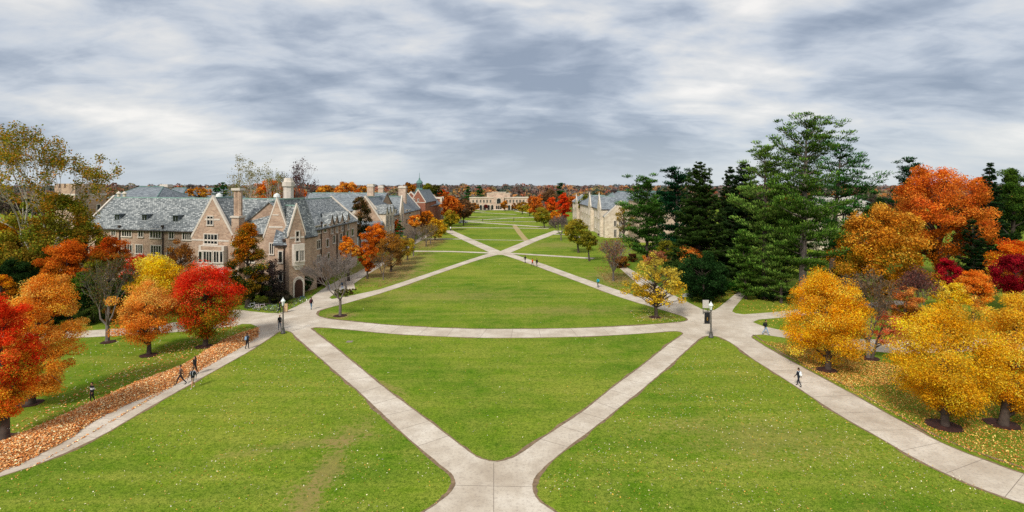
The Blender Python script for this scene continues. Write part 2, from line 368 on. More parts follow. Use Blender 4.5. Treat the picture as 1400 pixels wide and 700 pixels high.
# ------------------------------------------------------------------ leaves and trees
def quads(name, c, n, size, col, mat, aspect=.75, parent=None, elong=None):
    """one small leaf face per row; n = face normal (or the long direction when elong is given)"""
    k = len(c); c = np.asarray(c, float)
    if elong is None:
        a = np.cross(n, rng.normal(size=(k, 3))); a /= np.linalg.norm(a, axis=1)[:, None] + 1e-9
        b = np.cross(n, a); b /= np.linalg.norm(b, axis=1)[:, None] + 1e-9
        a = a*size[:, None]*.5; b = b*size[:, None]*.5*aspect
    else:
        a = n/(np.linalg.norm(n, axis=1)[:, None]+1e-9); b = np.cross(a, rng.normal(size=(k, 3))); b /= np.linalg.norm(b, axis=1)[:, None]+1e-9
        a = a*size[:, None]*.5; b = b*size[:, None]*.5*elong
    V = np.stack([c-a, c-b*1.0+a*.05, c+a, c+b], 1).reshape(-1, 3)
    me = bpy.data.meshes.new(name); me.vertices.add(4*k); me.vertices.foreach_set('co', V.astype(np.float32).ravel())
    me.loops.add(4*k); me.loops.foreach_set('vertex_index', np.arange(4*k, dtype=np.int32))
    me.polygons.add(k); me.polygons.foreach_set('loop_start', np.arange(0, 4*k, 4, dtype=np.int32))
    me.update(calc_edges=True)
    at = me.attributes.new('Col', 'FLOAT_COLOR', 'POINT'); cc = np.ones((4*k, 4), np.float32); cc[:, :3] = np.repeat(np.clip(col, 0, 1), 4, 0)
    at.data.foreach_set('color', cc.ravel()); me.materials.append(mat)
    if parent is False: return me
    return link(name, me, parent)
def pal(*hs, k=1.0): return np.array([hexc(h, k) for h in hs])
def leafsize(Y): return max(.105, Y*.0022)

def crown_leaves(K, rx, rz, zc, ltop, lbot, ls, cov=9, shape=0.0, shell=.55, rc=.24, sparse=1.0, jit=.28, lump=.2, cx=0.0):
    """leaf clumps in an uneven ellipsoid; shape > 0 narrows the top (egg), < 0 widens it"""
    th = rng.uniform(0, 2*np.pi, K); cz = rng.uniform(-1, 1, K); rr = shell + (1-shell)*rng.uniform(0, 1, K)**.6
    rad = np.sqrt(1-cz**2)
    prof = (1 - shape*cz); rr = rr*np.where(rng.random(K) < .14, 1.13, 1.0)
    lob = 1 + lump*np.sin(3*th + 2.1*cz + rng.uniform(0, 6)) * .6 + rng.normal(0, lump*.4, K)
    C = np.stack([cx + rad*np.cos(th)*rr*rx*prof*lob*.94, rad*np.sin(th)*rr*rx*prof*lob*.94, zc + cz*rr*rz*.92], 1)
    R_ = rc*min(rx, rz)*rng.uniform(.7, 1.3, K)
    area = math.pi*rx*rz; NL = int(area*cov*sparse/(ls*ls*.375)); NL = min(NL, 75000)
    idx = rng.integers(0, K, NL)
    d = rng.normal(size=(NL, 3)); d /= np.linalg.norm(d, axis=1)[:, None]
    rl = rng.uniform(0, 1, NL)**.45
    p = C[idx] + d*(rl*R_[idx])[:, None]*np.array([1.15, 1.15, .8])
    nn = d*.7 + rng.normal(size=(NL, 3))*.7 + np.array([0, 0, .35])
    hfr = np.clip((p[:, 2]-(zc-rz))/(2*rz), 0, 1)
    ctop = rng.integers(0, len(ltop), K); cbot = rng.integers(0, len(lbot), K)
    mixk = rng.random(NL)
    tsel = (hfr + rng.normal(0, .16, K)[idx] + rng.normal(0, .12, NL)) > .5
    own = rng.random(NL) < .35
    it = np.where(own, rng.integers(0, len(ltop), NL), ctop[idx]); ib = np.where(own, rng.integers(0, len(lbot), NL), cbot[idx])
    col = np.where(tsel[:, None], ltop[it], lbot[ib])
    br = (1 + rng.normal(0, .15, K)[idx]) * (1 + rng.normal(0, jit, NL).clip(-.6, .6))
    col = col*br[:, None]
    return p, nn, ls*rng.uniform(.6, 1.3, NL), col, C
def limbs(mb, C, z0, top, r0, nb, x0=0.0, cx=0.0, tr=.7):
    """trunk and limbs reaching into the clumps"""
    T = lambda t: Vector((x0 + (cx-x0)*t + .12*math.sin(5*t+z0), .1*math.sin(4*t), top*t))
    mb.tube([T(0)-Vector((0, 0, .1)), T(.03), T(.1), T(.3), T(.55), T(.8), T(.97)], [r0*1.5, r0*1.1, r0, r0*.8, r0*.5, r0*.25, r0*.07], 8)
    idx = list(range(len(C))); random.shuffle(idx)
    for i in idx[:nb]:
        c = Vector(C[i]); zt = max(z0*.85, min(c.z - .35*math.hypot(c.x-cx, c.y) - .1*top, top*.85)); t = zt/top
        p0 = T(t); m = p0.lerp(c, .5) + Vector((random.uniform(-.3, .3), random.uniform(-.3, .3), random.uniform(-.1, .5)))*.15*(c-p0).length
        rr = r0*(.5-.35*t); mb.tube([p0, m, c], [rr, rr*.5, rr*.12], 5, cap=False)
        for _ in range(3):
            e = c + Vector((random.gauss(0, 1), random.gauss(0, 1), random.gauss(.1, .8)))*.05*top
            mb.tube([m.lerp(c, random.uniform(.3, .9)), e], [rr*.22, rr*.05], 3, cap=False)

def place(px, basey): return G(px, basey)
def leafy(cx, y0, y1, hw, bx, by, top, bot, label, name='maple_tree', cat='tree', group=None, K=110, cov=9.5, shape=.12, shell=.5, rc=.27,
          bark=None, r0=None, nb=26, lump=.2, sparse=1.0, ls=None, jit=.34, dY=0):
    Y = D(by); b = G(bx, by); cs = math.cos(math.atan((cx-CX)/F))
    rx = hw*Y/F*cs; zt = ZZ(y0, Y); zb = max(ZZ(y1, Y), .3); rz = (zt-zb)/2; zc = (zt+zb)/2; ox = (cx-bx)/F*Y
    ls = ls or leafsize(Y)
    t = thing(name, label, cat, (b.x, b.y, 0), group)
    p, n, s, col, C = crown_leaves(K, rx, rz, zc, top, bot, ls, cov, shape, shell, rc, sparse, jit, lump, ox)
    ok = p[:, 2] > .15
    quads('crown', p[ok], n[ok], s[ok], col[ok], M_LEAF, parent=t)
    mb = MB(); limbs(mb, C, zb, zc + rz*.75, r0 or max(.09, .028*zt), nb, 0, ox)
    o = link('trunk', mb.mesh('trunk', bark or M_BARK, smooth=True), t)
    return t

RMIN = [.02]
def grow(mb, p, d, L, r, lvl, up=.1, spread=.6, tips=None, split=(2, 3)):
    """recursive bare branching"""
    q = p + d*L*.5 + Vector((random.gauss(0, .04), random.gauss(0, .04), random.gauss(0, .03)))*L; e = q + (d + Vector((random.gauss(0, .12), random.gauss(0, .12), up)))*L*.5
    r = max(r, RMIN[0]); mb.tube([p, q, e], [r, r*.82, r*.62], 6 if lvl > 3 else 4 if lvl > 1 else 3, cap=False)
    if lvl <= 0:
        if tips is not None: tips.append(e)
        return
    for k in range(random.randint(*split)):
        a = Vector((random.gauss(0, 1), random.gauss(0, 1), random.gauss(0, .6))); a = (a - a.dot(d)*d).normalized()
        nd = (d + a*random.uniform(.5, 1.15)*spread + Vector((0, 0, up))).normalized()
        grow(mb, e if k < 2 else q, nd, L*random.uniform(.68, .86), r*.6, lvl-1, up, spread, tips, split)
def bare(cx, y0, y1, hw, bx, by, label, leaves=None, nl=0, group=None, name='bare_tree', lvl=6, bark=None, seed=1, r0=None, ls=None, trunk=.22):
    random.seed(seed); Y = D(by); RMIN[0] = Y*.00036; b = G(bx, by); cs = math.cos(math.atan((cx-CX)/F)); zt = ZZ(y0, Y); rx = hw*Y/F*cs
    t = thing(name, label, 'tree', (b.x, b.y, 0), group)
    mb = MB(); tips = []; r = r0 or .022*zt; h = zt*trunk
    mb.tube([Vector((0, 0, -.1)), Vector((0, 0, .15)), Vector((.02, 0, h*.6)), Vector((0, 0, h))], [r*1.6, r*1.1, r, r*.95], 8)
    for k in range(5):
        a = k*2*math.pi/5 + random.uniform(-.4, .4); sp = .25 if k == 0 else random.uniform(.55, .95)
        grow(mb, Vector((0, 0, h*random.uniform(.8, 1))), Vector((math.cos(a)*sp, math.sin(a)*sp, 1)).normalized(), zt*.26, r*.6, lvl-1, .12, .6, tips)
    A = np.array(mb.v); A2 = A.copy()
    m = A[:, 2] > h; zmx = A[:, 2].max(); rr = np.percentile(np.abs(A[m, :2]), 95)
    A2[:, 2] = np.where(m, h + (A[:, 2]-h)*(zt-h)/(zmx-h), A[:, 2]); kx = rx/rr; f = np.clip((A[:, 2]-h)/(zmx-h)*4, 0, 1)[:, None]
    A2[:, :2] = A[:, :2]*(1 + f*(kx-1)); mb.v = [tuple(v) for v in A2]
    link('trunk', mb.mesh('trunk', bark or M_BARKG), t)
    if leaves is not None:
        T = np.array([tuple(x) for x in tips]); T[:, 2] = h + (T[:, 2]-h)*(zt-h)/(zmx-h); T[:, :2] *= kx
        i = rng.integers(0, len(T), nl); p = T[i] + rng.normal(0, .35, (nl, 3)); s = (ls or leafsize(Y))*rng.uniform(.6, 1.2, nl)
        quads('crown', p, rng.normal(size=(nl, 3)), s, leaves[rng.integers(0, len(leaves), nl)]*rng.uniform(.6, 1.3, nl)[:, None], M_LEAF, parent=t)
    return t

def conifer(cx, y0, y1, hw, bx, by, label, kind='pine', group=None, name=None, cols=None, seed=3, tiers=None, dens=1.0, lean=None, trunkvis=False, bark=None):
    random.seed(seed); r_ = np.random.default_rng(seed)
    Y = D(by); b = G(bx, by); cs = math.cos(math.atan((cx-CX)/F)); zt = ZZ(y0, Y); zb = max(.4, ZZ(y1, Y)); Rm = hw*Y/F*cs
    ox = (cx-bx)/F*Y
    t = thing(name or ('pine_tree' if kind == 'pine' else 'spruce_tree'), label, 'tree', (b.x, b.y, 0), group)
    mb = MB(); r0 = .02*zt
    mb.tube([(0, 0, -.1), (0, 0, .3), (.3*ox, .1, zt*.35), (ox*.7, 0, zt*.7), (ox, 0, zt*.98)], [r0*1.4, r0*1.1, r0*.85, r0*.45, .04], 8)
    def ax(z):
        u = z/zt
        return Vector((ox*min(1, u*1.0), 0, z))
    P = []; Dn = []; Cc = []; Sz = []
    cols = cols if cols is not None else pal('#1f4a1c', '#2c5f24', '#3a7030', '#173a18')
    px = max(1.0, Y/80)
    T = tiers or int((zt-zb)/(.8*px**.5) if kind == 'pine' else (zt-zb)/(.42*px**.5))
    for i in range(T):
        u = (i + random.random()*.7)/T; z = zb + (zt-zb)*u
        if kind == 'pine': prof = (math.sin(math.pi*min(1, (1-u)*.66+.10))**.75)*(1-.12*u) * (.75+.5*abs(noise.noise(Vector((seed*3.1, z*.35, 0)))*2)) ; nb = random.randint(4, 6)
        else: prof = (1-u)**.62*(.86+.28*random.random())+.02; nb = random.randint(6, 8)
        if kind == 'shrub': prof = math.sin(math.pi*min(1, (1-u)*.75+.05))**.6; nb = 9
        for k in range(nb):
            a = random.uniform(0, 2*math.pi); L = Rm*prof*(random.choice((random.uniform(.35, .75), random.uniform(.75, 1.15))) if kind == 'pine' else random.uniform(.78, 1.1))
            if L < .25: L = .25
            d = Vector((math.cos(a), math.sin(a), 0)); o = ax(z)
            if kind == 'pine': sl = random.uniform(.02, .3) + .55*u*u; cv = .12
            else: sl = -.28 + .75*u; cv = .12
            pts = [o + d*(L*s) + Vector((0, 0, L*(sl*s + cv*s*s*1.6))) for s in (0, .35, .7, 1)]
            mb.tube(pts, [max(.02, .018*L+.02), .014*L+.015, .02, .008], 4, cap=False)
            nc = max(2, int(L/((.8 if kind == 'pine' else .55)*px**.5)))
            for c in range(nc):
                s = .22 + .8*(c+random.random())/nc
                q = o + d*(L*s) + Vector((0, 0, L*(sl*s + cv*s*s*1.6)))
                lat = Vector((-d.y, d.x, 0))*random.gauss(0, .16+.12*(1-abs(s-.6)))*L*.8; q = q + lat
                rc = ((.62+.07*L) if kind == 'pine' else (.32+.045*L))*random.uniform(.65, 1.3)*px**.35*min(1, .45+L*.3)
                n = int(30*dens*(rc/.5)**1.3/px**.3)
                dd = r_.normal(size=(n, 3)); dd /= np.linalg.norm(dd, axis=1)[:, None]
                rad = r_.uniform(0, 1, n)**.5*rc
                if kind == 'pine':
                    pp = np.array(q) + dd*rad[:, None]*np.array([1.15, 1.15, .42]) + np.array([0, 0, .12*rc]); dr = dd*.6 + np.array([d.x*.5, d.y*.5, .75])
                else:
                    pp = np.array(q) + dd*rad[:, None]*np.array([.9, .9, .6]) - np.array([0, 0, .15*rc]); dr = dd*.5 + np.array([d.x*.5, d.y*.5, -.55 if kind == 'spruce' else .3])
                upf = (dd[:, 2]*.5+.5)  # clump undersides darker, tops lighter: shading put into the needle colour
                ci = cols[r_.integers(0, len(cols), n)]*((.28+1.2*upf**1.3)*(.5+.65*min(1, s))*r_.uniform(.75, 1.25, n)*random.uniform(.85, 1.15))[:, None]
                P.append(pp); Dn.append(dr); Cc.append(ci); Sz.append(r_.uniform(.7, 1.3, n)*(.36 if kind == 'pine' else .3)*px**.55)
    quads('crown', np.concatenate(P), np.concatenate(Dn), np.concatenate(Sz), np.concatenate(Cc), M_NEEDLE, parent=t, elong=.3)
    link('trunk', mb.mesh('trunk', bark or M_BARK), t)
    return t
def shrub(px, by, wpx, hpx, colors, label, name='shrub', group=None, n=2600, depth=None):
    Y = D(by) if depth is None else depth; x = (px-CX)/F*Y; rx = wpx*Y/F/2; h = hpx*Y/F
    t = thing(name, label, 'shrub', (x, Y, 0), group)
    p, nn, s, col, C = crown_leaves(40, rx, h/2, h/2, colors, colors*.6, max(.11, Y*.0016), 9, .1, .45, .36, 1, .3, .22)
    ok = p[:, 2] > .03
    quads('foliage', p[ok], nn[ok], s[ok], col[ok], M_LEAF, parent=t)
    mb = MB()
    for _ in range(7):
        a = random.uniform(0, 6.28); mb.tube([(0, 0, 0), (math.cos(a)*rx*.3, math.sin(a)*rx*.3, h*.5), (math.cos(a)*rx*.6, math.sin(a)*rx*.6, h*.85)], [.05, .03, .01], 4)
    link('stem', mb.mesh('stem', M_BARK), t); return t
# ------------------------------------------------------------------ buildings
def window(parent, fr, px0, py0, px1, py1, n, off=0.0, mat=None, uz=None, name='window'):
    if uz: u0, u1, z0, z1 = uz
    else:
        (u0, z1), (u1, z0) = fr.hit(px0, py0, off), fr.hit(px1, py1, off)
        um = (u0+u1)/2; zt = fr.hit((px0+px1)/2, py0, off)[1]; z0 = fr.hit((px0+px1)/2, py1, off)[1]; z1 = zt
    w = .16
    mb = MB()
    mb.fbox(fr, u0-w, u1+w, off, off+.13, z1, z1+w); mb.fbox(fr, u0-w-.05, u1+w+.05, off, off+.2, z0-w-.04, z0)
    mb.fbox(fr, u0-w, u0, off, off+.125, z0, z1); mb.fbox(fr, u1, u1+w, off, off+.125, z0, z1)
    for k in range(1, n):
        c = u0 + (u1-u0)*k/n; mb.fbox(fr, c-.055, c+.055, off, off+.11, z0, z1)
    f = mb.build(name, mat or M_STONE, parent)
    g_ = MB(); g_.fbox(fr, u0, u1, off+.004, off+.022, z0, z1)
    for k in range(n):                                        # thin sash bars
        a = u0 + (u1-u0)*k/n; b_ = u0 + (u1-u0)*(k+1)/n
        g_.fbox(fr, a+.05, b_-.05, off+.022, off+.04, (z0+z1)/2-.02, (z0+z1)/2+.02, 1)
    g_.build('pane', [M_GLASS, M_PIPE], f)
    return f
def body(parent, fr, Dp, ze, zr, mat, name='wall', u0=0, u1=None):
    mb = MB(); mb.prism(fr, [(0, -.1), (0, ze), (-Dp/2, zr), (-Dp, ze), (-Dp, -.1)], u0, fr.L if u1 is None else u1)
    return mb.build(name, mat, parent, uv=True)
def roofg(parent, fr, Dp, ze, zr, mat, oh=.35, cop=(True, True), u0=0, u1=None, name='roof', th=.2):
    """two slopes with the ridge along the frame; stone copings stand on the gable ends"""
    u1 = fr.L if u1 is None else u1; s = (zr-ze)/(Dp/2); mb = MB()
    a = .03; e = ze - oh*s
    mb.prism(fr, [(oh, e+a), (oh, e+a+th), (-Dp/2, zr+a+th), (-Dp-oh, e+a+th), (-Dp-oh, e+a), (-Dp/2, zr+a)], u0 + (.36 if cop[0] else -.2), u1 - (.36 if cop[1] else -.2))
    r = mb.build(name, mat, parent, uv=True)
    k = MB(); k.fbox(fr, u0 + .36, u1 - .36, -Dp/2-.13, -Dp/2+.13, zr+a+th-.12, zr+a+th+.07); k.build('ridge_cap', M_COPPERD, r)
    k = MB(); k.fbox(fr, u0 + .3, u1 - .3, oh, oh+.14, e-.03, e+.14); k.build('gutter', M_PIPE, r)
    for j, f in enumerate(cop):
        if f:
            c = MB(); q = u0 if j == 0 else u1-.36
            c.prism(fr, [(.18, ze-.25), (.18, ze+.38), (-Dp/2, zr+.62), (-Dp-.18, ze+.38), (-Dp-.18, ze-.25), (-Dp/2, zr-.02)], q-.04, q+.37)
            c.build('coping', M_STONE, parent)
    return r
def gable_wing(parent, fr, L, ze, zr, wmat, rmat, cop=True, back=.0, oh=.15):
    """a wing whose gable end is the wall frame fr; the ridge runs straight back over length L"""
    W = fr.L; sf = Fr(fr.p(W, 0, 0), fr.p(W, -L, 0))           # side wall on the right, outward = right
    body(parent, sf, W, ze, zr, wmat)
    return roofg(parent, sf, W, ze, zr, rmat, oh=oh, cop=(cop, False))
def band(parent, fr, u0, u1, z, off=0.0, h=.28): 
    mb = MB(); mb.fbox(fr, u0, u1, off-.05, off+.06, z, z+h); mb.build('string_course', M_STONE, parent)
def chimney(parent, c, z0, z1, w, mat, base=None):
    mb = MB()
    if base: mb.box((c[0]-base, c[1]-base*.8, z0), (c[0]+base, c[1]+base*.8, z0+(z1-z0)*.35))
    mb.box((c[0]-w, c[1]-w, z0+.05), (c[0]+w, c[1]+w, z1-.8)); ch = mb.build('chimney', mat, parent, uv=True)
    k = MB(); k.box((c[0]-w*1.15, c[1]-w*1.15, z1-.8), (c[0]+w*1.15, c[1]+w*1.15, z1-.5)); k.box((c[0]-w*1.02, c[1]-w*1.02, z1-.5), (c[0]+w*1.02, c[1]+w*1.02, z1))
    k.build('cap', M_STONE if mat is not M_RED else M_TAN, ch)
def pipe(parent, fr, px, py0, py1, off=.12):
    u, z1 = fr.hit(px, py0, off); z0 = max(.1, fr.hit(px, py1, off)[1])
    mb = MB(); mb.tube([fr.p(u, off, z0), fr.p(u, off, z1)], .11, 6); mb.fbox(fr, u-.22, u+.22, 0.02, .34, z1, z1+.4); mb.build('drainpipe', M_PIPE, parent)
def hipped(parent, fr, Dp, ze, zr, mat, inset=None, wall=True, wmat=None):
    ins = Dp/2 if inset is None else inset; L = fr.L; o = .35
    if wall:
        w = MB(); w.fbox(fr, 0, L, -Dp, 0, -.1, ze); w.build('wall', wmat, parent, uv=True)
    mb = MB(); P = [fr.p(-o, o, ze+.02), fr.p(L+o, o, ze+.02), fr.p(L+o, -Dp-o, ze+.02), fr.p(-o, -Dp-o, ze+.02), fr.p(ins, -Dp/2, zr), fr.p(L-ins, -Dp/2, zr)]
    mb.add(P, [(0, 1, 5, 4), (1, 2, 5), (2, 3, 4, 5), (3, 0, 4), (3, 2, 1, 0)]); r = mb.build('roof', mat, parent, uv=True)
    k = MB(); k.tube([P[4]+Vector((0,0,.05)), P[5]+Vector((0,0,.05))], .14, 6)
    for a, b in ((0, 4), (3, 4), (1, 5), (2, 5)): k.tube([P[a], P[b]], .1, 5)
    k.build('ridge_cap', M_COPPER, r); return r

# ---- the long tan hall on the left
A0 = (-79.6, 102.05); A1 = (-39.9, 89.6)
FA = Fr(A0, A1)
hall = thing('residence_hall', 'nearest tan brick hall on the left with slate roof, tall gables and white oriel', 'building', (-55, 95, 0))
body(hall, FA, 11, 10.2, 15.4, M_BRICK); ra = roofg(hall, FA, 11, 10.2, 15.4, M_SLATE, cop=(True, False))
# square tower at its far left end
twf = Fr((-87.6, 110), (-85.6, 115.8))
mb = MB(); mb.fbox(twf, 0, 6.1, -6.1, 0, -.1, 17.4)
tw = mb.build('tower', M_BRICK, hall, uv=True)
mb = MB()
for k in range(4):
    for (a, b) in ((0, -.4), (-5.7, -6.1)): mb.fbox(twf, k*1.62, k*1.62+1.1, b, a, 17.4, 18.3)
    mb.fbox(twf, 5.7, 6.1, -k*1.62-1.1-.42*(k == 0), -k*1.62-.42*(k == 0), 17.4, 18.3); mb.fbox(twf, 0, .4, -k*1.62-1.1-.42*(k == 0), -k*1.62-.42*(k == 0), 17.4, 18.3)
mb.build('battlement', M_BRICK, tw, uv=True)
mb = MB(); mb.fbox(twf, -.1, 6.2, -6.2, .1, 15.9, 16.25); mb.build('string_course', M_STONE, tw)
window(hall, twf, 0, 0, 0, 0, 1, 0, uz=(4.2, 4.8, 12, 13.9))
for (x0, y0, x1, y1, n) in ((153,312.5,158,322,2),(167.5,312.8,180,322.8,4),(190,313,196,323.5,2),(206,313.5,220.5,325,4),(232,314.5,238,326,2),(250.5,315.5,262,327.5,4),
        (171,335,181,345,3),(186.5,335,195,346,3),(207,336,220.5,348,4),(229,338,238,350,3),(252,341,262,353,3),(167,358,180,369,4),(190,358,196,369,2),(207,360,220,372,4),(232,362,238,374,2),
        (338,321,348,333,3),(338,345,348,358,3)):
    window(hall, FA, x0, y0, x1, y1, n)
for px in (177, 222.5): pipe(hall, FA, px if px > 200 else 163.5, 311, 372)
def dormer(parent, fr, px, py, w=1.3, h=1.15):
    s = (15.4-10.2)/5.5
    # find the roof point under the pixel
    for o in np.arange(0, 5.5, .05):
        u, z = fr.hit(px, py, -o)
        if z <= 10.4 + o*s: break
    z = 10.4 + o*s
    mb = MB(); mb.fbox(fr, u-w/2, u+w/2, -o-h/s-.5, -o, z-.1, z+h*.9); d = mb.build('dormer', M_SLATE3, parent, uv=True)
    k = MB(); k.fbox(fr, u-w/2-.15, u+w/2+.15, -o-h/s-1.1, -o+.3, z+h*.9, z+h*.9+.12); k.build('dormer_roof', M_SLATE3, d, uv=True)
    k = MB()
    for q in (-.3, .3): k.fbox(fr, u+q-.2, u+q+.2, -o, -o+.03, z+.1, z+h*.8)
    k.build('pane', M_GLASS, d)
for px, py in ((160, 301), (197.5, 301.5), (240, 303)): dormer(hall, FA, px, py)
# tall front gable with its bay
u0 = FA.hit(262, 330, .9)[0]; u1 = FA.hit(320, 330, .9)[0]
G1 = Fr(FA.p(u0, .9, 0), FA.p(u1, .9, 0)); gable_wing(hall, G1, 6.4, 9.0, 15.7, M_BRICK, M_SLATE)
window(hall, G1, 284, 296, 291.5, 307, 2); window(hall, G1, 280, 320.5, 297.5, 333, 4)
band(hall, G1, .12, .6+G1.L-.72, 8.7-.1)
a, _ = G1.hit(283, 300); 
band(hall, G1, G1.L/2-1.6, G1.L/2+1.6, 12.1)
b0 = G1.hit(271.5, 350, .8)[0]; b1 = G1.hit(306, 350, .8)[0]
mb = MB(); zt = G1.hit(290, 336, .8)[1]
mb.upr(G1, [(b0, 0), (b1, 0), (b1, zt), (b0, zt)], 0, .8); bay = mb.build('bay', M_STONE, hall)
BF = Fr(G1.p(b0, .8, 0), G1.p(b1, .8, 0))
for q in ((272.5,344,276.5,358.5,1),(279,344,290,358.5,3),(293,344,299.5,358.5,2),(301.5,344,305,358.5,1),(279,368,299,384,4)): window(hall, BF, *q)
mb = MB(); mb.fbox(BF, .5, BF.L-.5, 0.0, .03, BF.hit(290, 342)[1], BF.hit(290, 337)[1]); mb.build('brick_panel', M_BRICK, hall, uv=True)
# clustered brick chimney beside the gable
u, z = FA.hit(324, 300, .5); q = FA.p(u, .5, 0)
mb = MB(); mb.fbox(FA, u-1.05, u+1.05, -.6, 1.2, 0, 9.2); mb.fbox(FA, u-.75, u+.75, -.4, .9, 9.2, 12.6); ch = mb.build('chimney', M_BRICK, hall, uv=True)
mb = MB()
for s in (-.38, .38): mb.tube([FA.p(u+s, .25, 12.7), FA.p(u+s, .25, 17.2)], .4, 8)
mb.build('chimney_pot', M_BRICK, ch, uv=True)
mb = MB(); mb.fbox(FA, u-.92, u+.92, -.5, 1.05, 12.6, 12.9); mb.build('string_course', M_STONE, ch)
mb = MB(); mb.fbox(FA, u-.9, u+.9, -.3, .85, 17.1, 17.5); mb.build('cap', M_STONE, ch)
mb = MB(); mb.fbox(FA, u-.5, u+.35, 1.2, 1.26, 8.0, 9.0); mb.build('stone_panel', M_STONE, ch)
# corner gables
def pp(px, Y): return ((px-CX)/F*Y, Y)
G2 = Fr(pp(361, 88.9), pp(396, 88.0)); gable_wing(hall, G2, 8, 9.4, 15.5, M_BRICK, M_SLATE)
band(hall, G2, .9, 3.4, 11.1); band(hall, G2, 1.6, 2.7, 13.1, h=.2)
window(hall, G2, 369.5, 333, 374, 347, 2); window(hall, G2, 369.5, 360, 374, 371, 2)
FB = Fr(pp(376, 87.7), pp(396.5, 87.6)); body(hall, FB, 4.0, 9.0, 13.2, M_BRICK); roofg(hall, FB, 4.0, 9.0, 13.2, M_SLATE3, cop=(False, False))
window(hall, FB, 381.5, 344, 386, 358.5, 1); window(hall, FB, 381.5, 372, 386, 384, 1); pipe(hall, FB, 388.5, 330, 400)
mb = MB(); a, z = FB.hit(391, 335); mb.fbox(FB, a-.4, a+.5, 0.0, .1, z-.4, z+.3); mb.build('stone_panel', M_STONE, hall)
G3 = Fr(pp(395.5, 86.7), pp(416.5, 88.6)); gable_wing(hall, G3, 6, 10.1, 14.5, M_BRICK, M_SLATE)
band(hall, G3, .1, G3.L-.1, 9.5)
window(hall, G3, 404.5, 316.5, 408.5, 329.5, 1)
o0 = G3.hit(401.5, 345, .6)[0]; o1 = G3.hit(416, 345, .6)[0]; zc, zw1, zw0, zb = (G3.hit(409, y)[1] for y in (333, 342, 355.5, 362))
o1 = min(o1, G3.L-.1)
mb = MB(); mb.upr(G3, [(o0, zb), (o1, zb), (o1, zc), (o0, zc)], 0, .75); mb.upr(G3, [(o0+.4, zb-.7), (o1-.4, zb-.7), (o1, zb), (o0, zb)], 0, .5); ori = mb.build('oriel', M_STONE, hall)
OF = Fr(G3.p(o0, .75, 0), G3.p(o1, .75, 0)); window(hall, OF, 0, 0, 0, 0, 1, uz=(.25, OF.L*.40, zw0, zw1)); window(hall, OF, 0, 0, 0, 0, 2, uz=(OF.L*.55, OF.L-.22, zw0, zw1))
mb = MB(); a, z = G3.hit(408, 372); n = 10
pts = [(a-.95, 0.1), (a+.95, 0.1), (a+.95, 2.3)] + [(a+.95*math.cos(math.pi*k/n), 2.3+1.1*math.sin(math.pi*k/n)) for k in range(1, n)] + [(a-.95, 2.3)]
mb.upr(G3, pts, 0, .12); d = mb.build('door_surround', M_STONE, hall)
mb = MB(); pts = [(a+(x-a)*.72, .12+(z-.1)*.86) for x, z in pts]; mb.upr(G3, pts, .12, .15); mb.build('door', plain('oak_door', hexc('#3d2216'), .6, .2, 3), hall)
# the wing running down the mall
C0 = (-35.2, 92.6); C1 = (-35.0, 124); FC = Fr(C0, C1)
body(hall, FC, 11.5, 10.1, 15.0, M_BRICK); roofg(hall, FC, 11.5, 10.1, 15.0, M_SLATE, cop=(False, True))
for q in ((420,311.8,423.5,321.5,1),(430.3,309.3,437.3,318.8,3),(442.3,307.5,445.5,316.8,1),(420.3,331.5,424,343,1),(430.3,329,437.3,340,3),(445.8,327,448.8,337,1),(454.8,322,457.6,332,1),(464.3,320,467,328.5,1),
          (420.5,353.5,424.3,364,1),(430.5,350,437.5,358,3),(447,346,450,354,1),(473,316,476,325,1),(480,313,483,322,1)): window(hall, FC, *q)
for px in (439.3, 461, 470.5): pipe(hall, FC, px, 306, 372)
for px in (452, 458.5, 466, 474.5):                            # gabled wall dormers along the eaves
    u, z = FC.hit(px, 306); w = .95
    mb = MB(); mb.upr(FC, [(u-w, 8.2), (u+w, 8.2), (u+w, 10.6), (u, 12.1), (u-w, 10.6)], -1.2, .22); d = mb.build('gablet', M_BRICK, hall, uv=True)
    window(hall, FC, 0, 0, 0, 0, 1, .22, uz=(u-.35, u+.35, 8.7, 10.3))
    mb = MB(); mb.upr(FC, [(u-w-.2, 10.5), (u, 12.2), (u+w+.2, 10.5), (u+w+.2, 10.7), (u, 12.45), (u-w-.2, 10.7)], -3.6, .36); mb.build('gablet_roof', M_SLATE, d, uv=True)
u, z = FC.hit(434, 297, -2.6); q = FC.p(u, 0, 0)
mb = MB(); mb.fbox(FC, u-.9, u+.9, -3.6, -1.7, 11.2, 12.6); d = mb.build('dormer', M_SLATE3, hall, uv=True)
mb = MB(); mb.fbox(FC, u-.7, u-.05, -1.7, -1.66, 11.5, 12.4); mb.fbox(FC, u+.05, u+.7, -1.7, -1.66, 11.5, 12.4); mb.build('pane', M_GLASS, d)
# eight-sided pale chimney and roof vents behind the ridge
c = Wp(394.5, 268, 108); mb = MB(); mb.lathe((c.x, c.y, 13.5), [(1.0, 0), (1.0, 4.2), (1.25, 4.25), (1.25, 5.1), (1.0, 5.15), (.8, 5.9)], 8); mb.build('chimney', M_STONE, hall)
for px in (378.5, 299.5):
    c = Wp(px, 266.5, 100); mb = MB(); mb.lathe((c.x, c.y, 14.8), [(.45, 0), (.45, .9), (.62, 1.0), (.5, 1.5), (.05, 1.75)], 10); mb.build('roof_vent', plain('white_metal', hexc('#d8dad6'), .4, .05), hall)

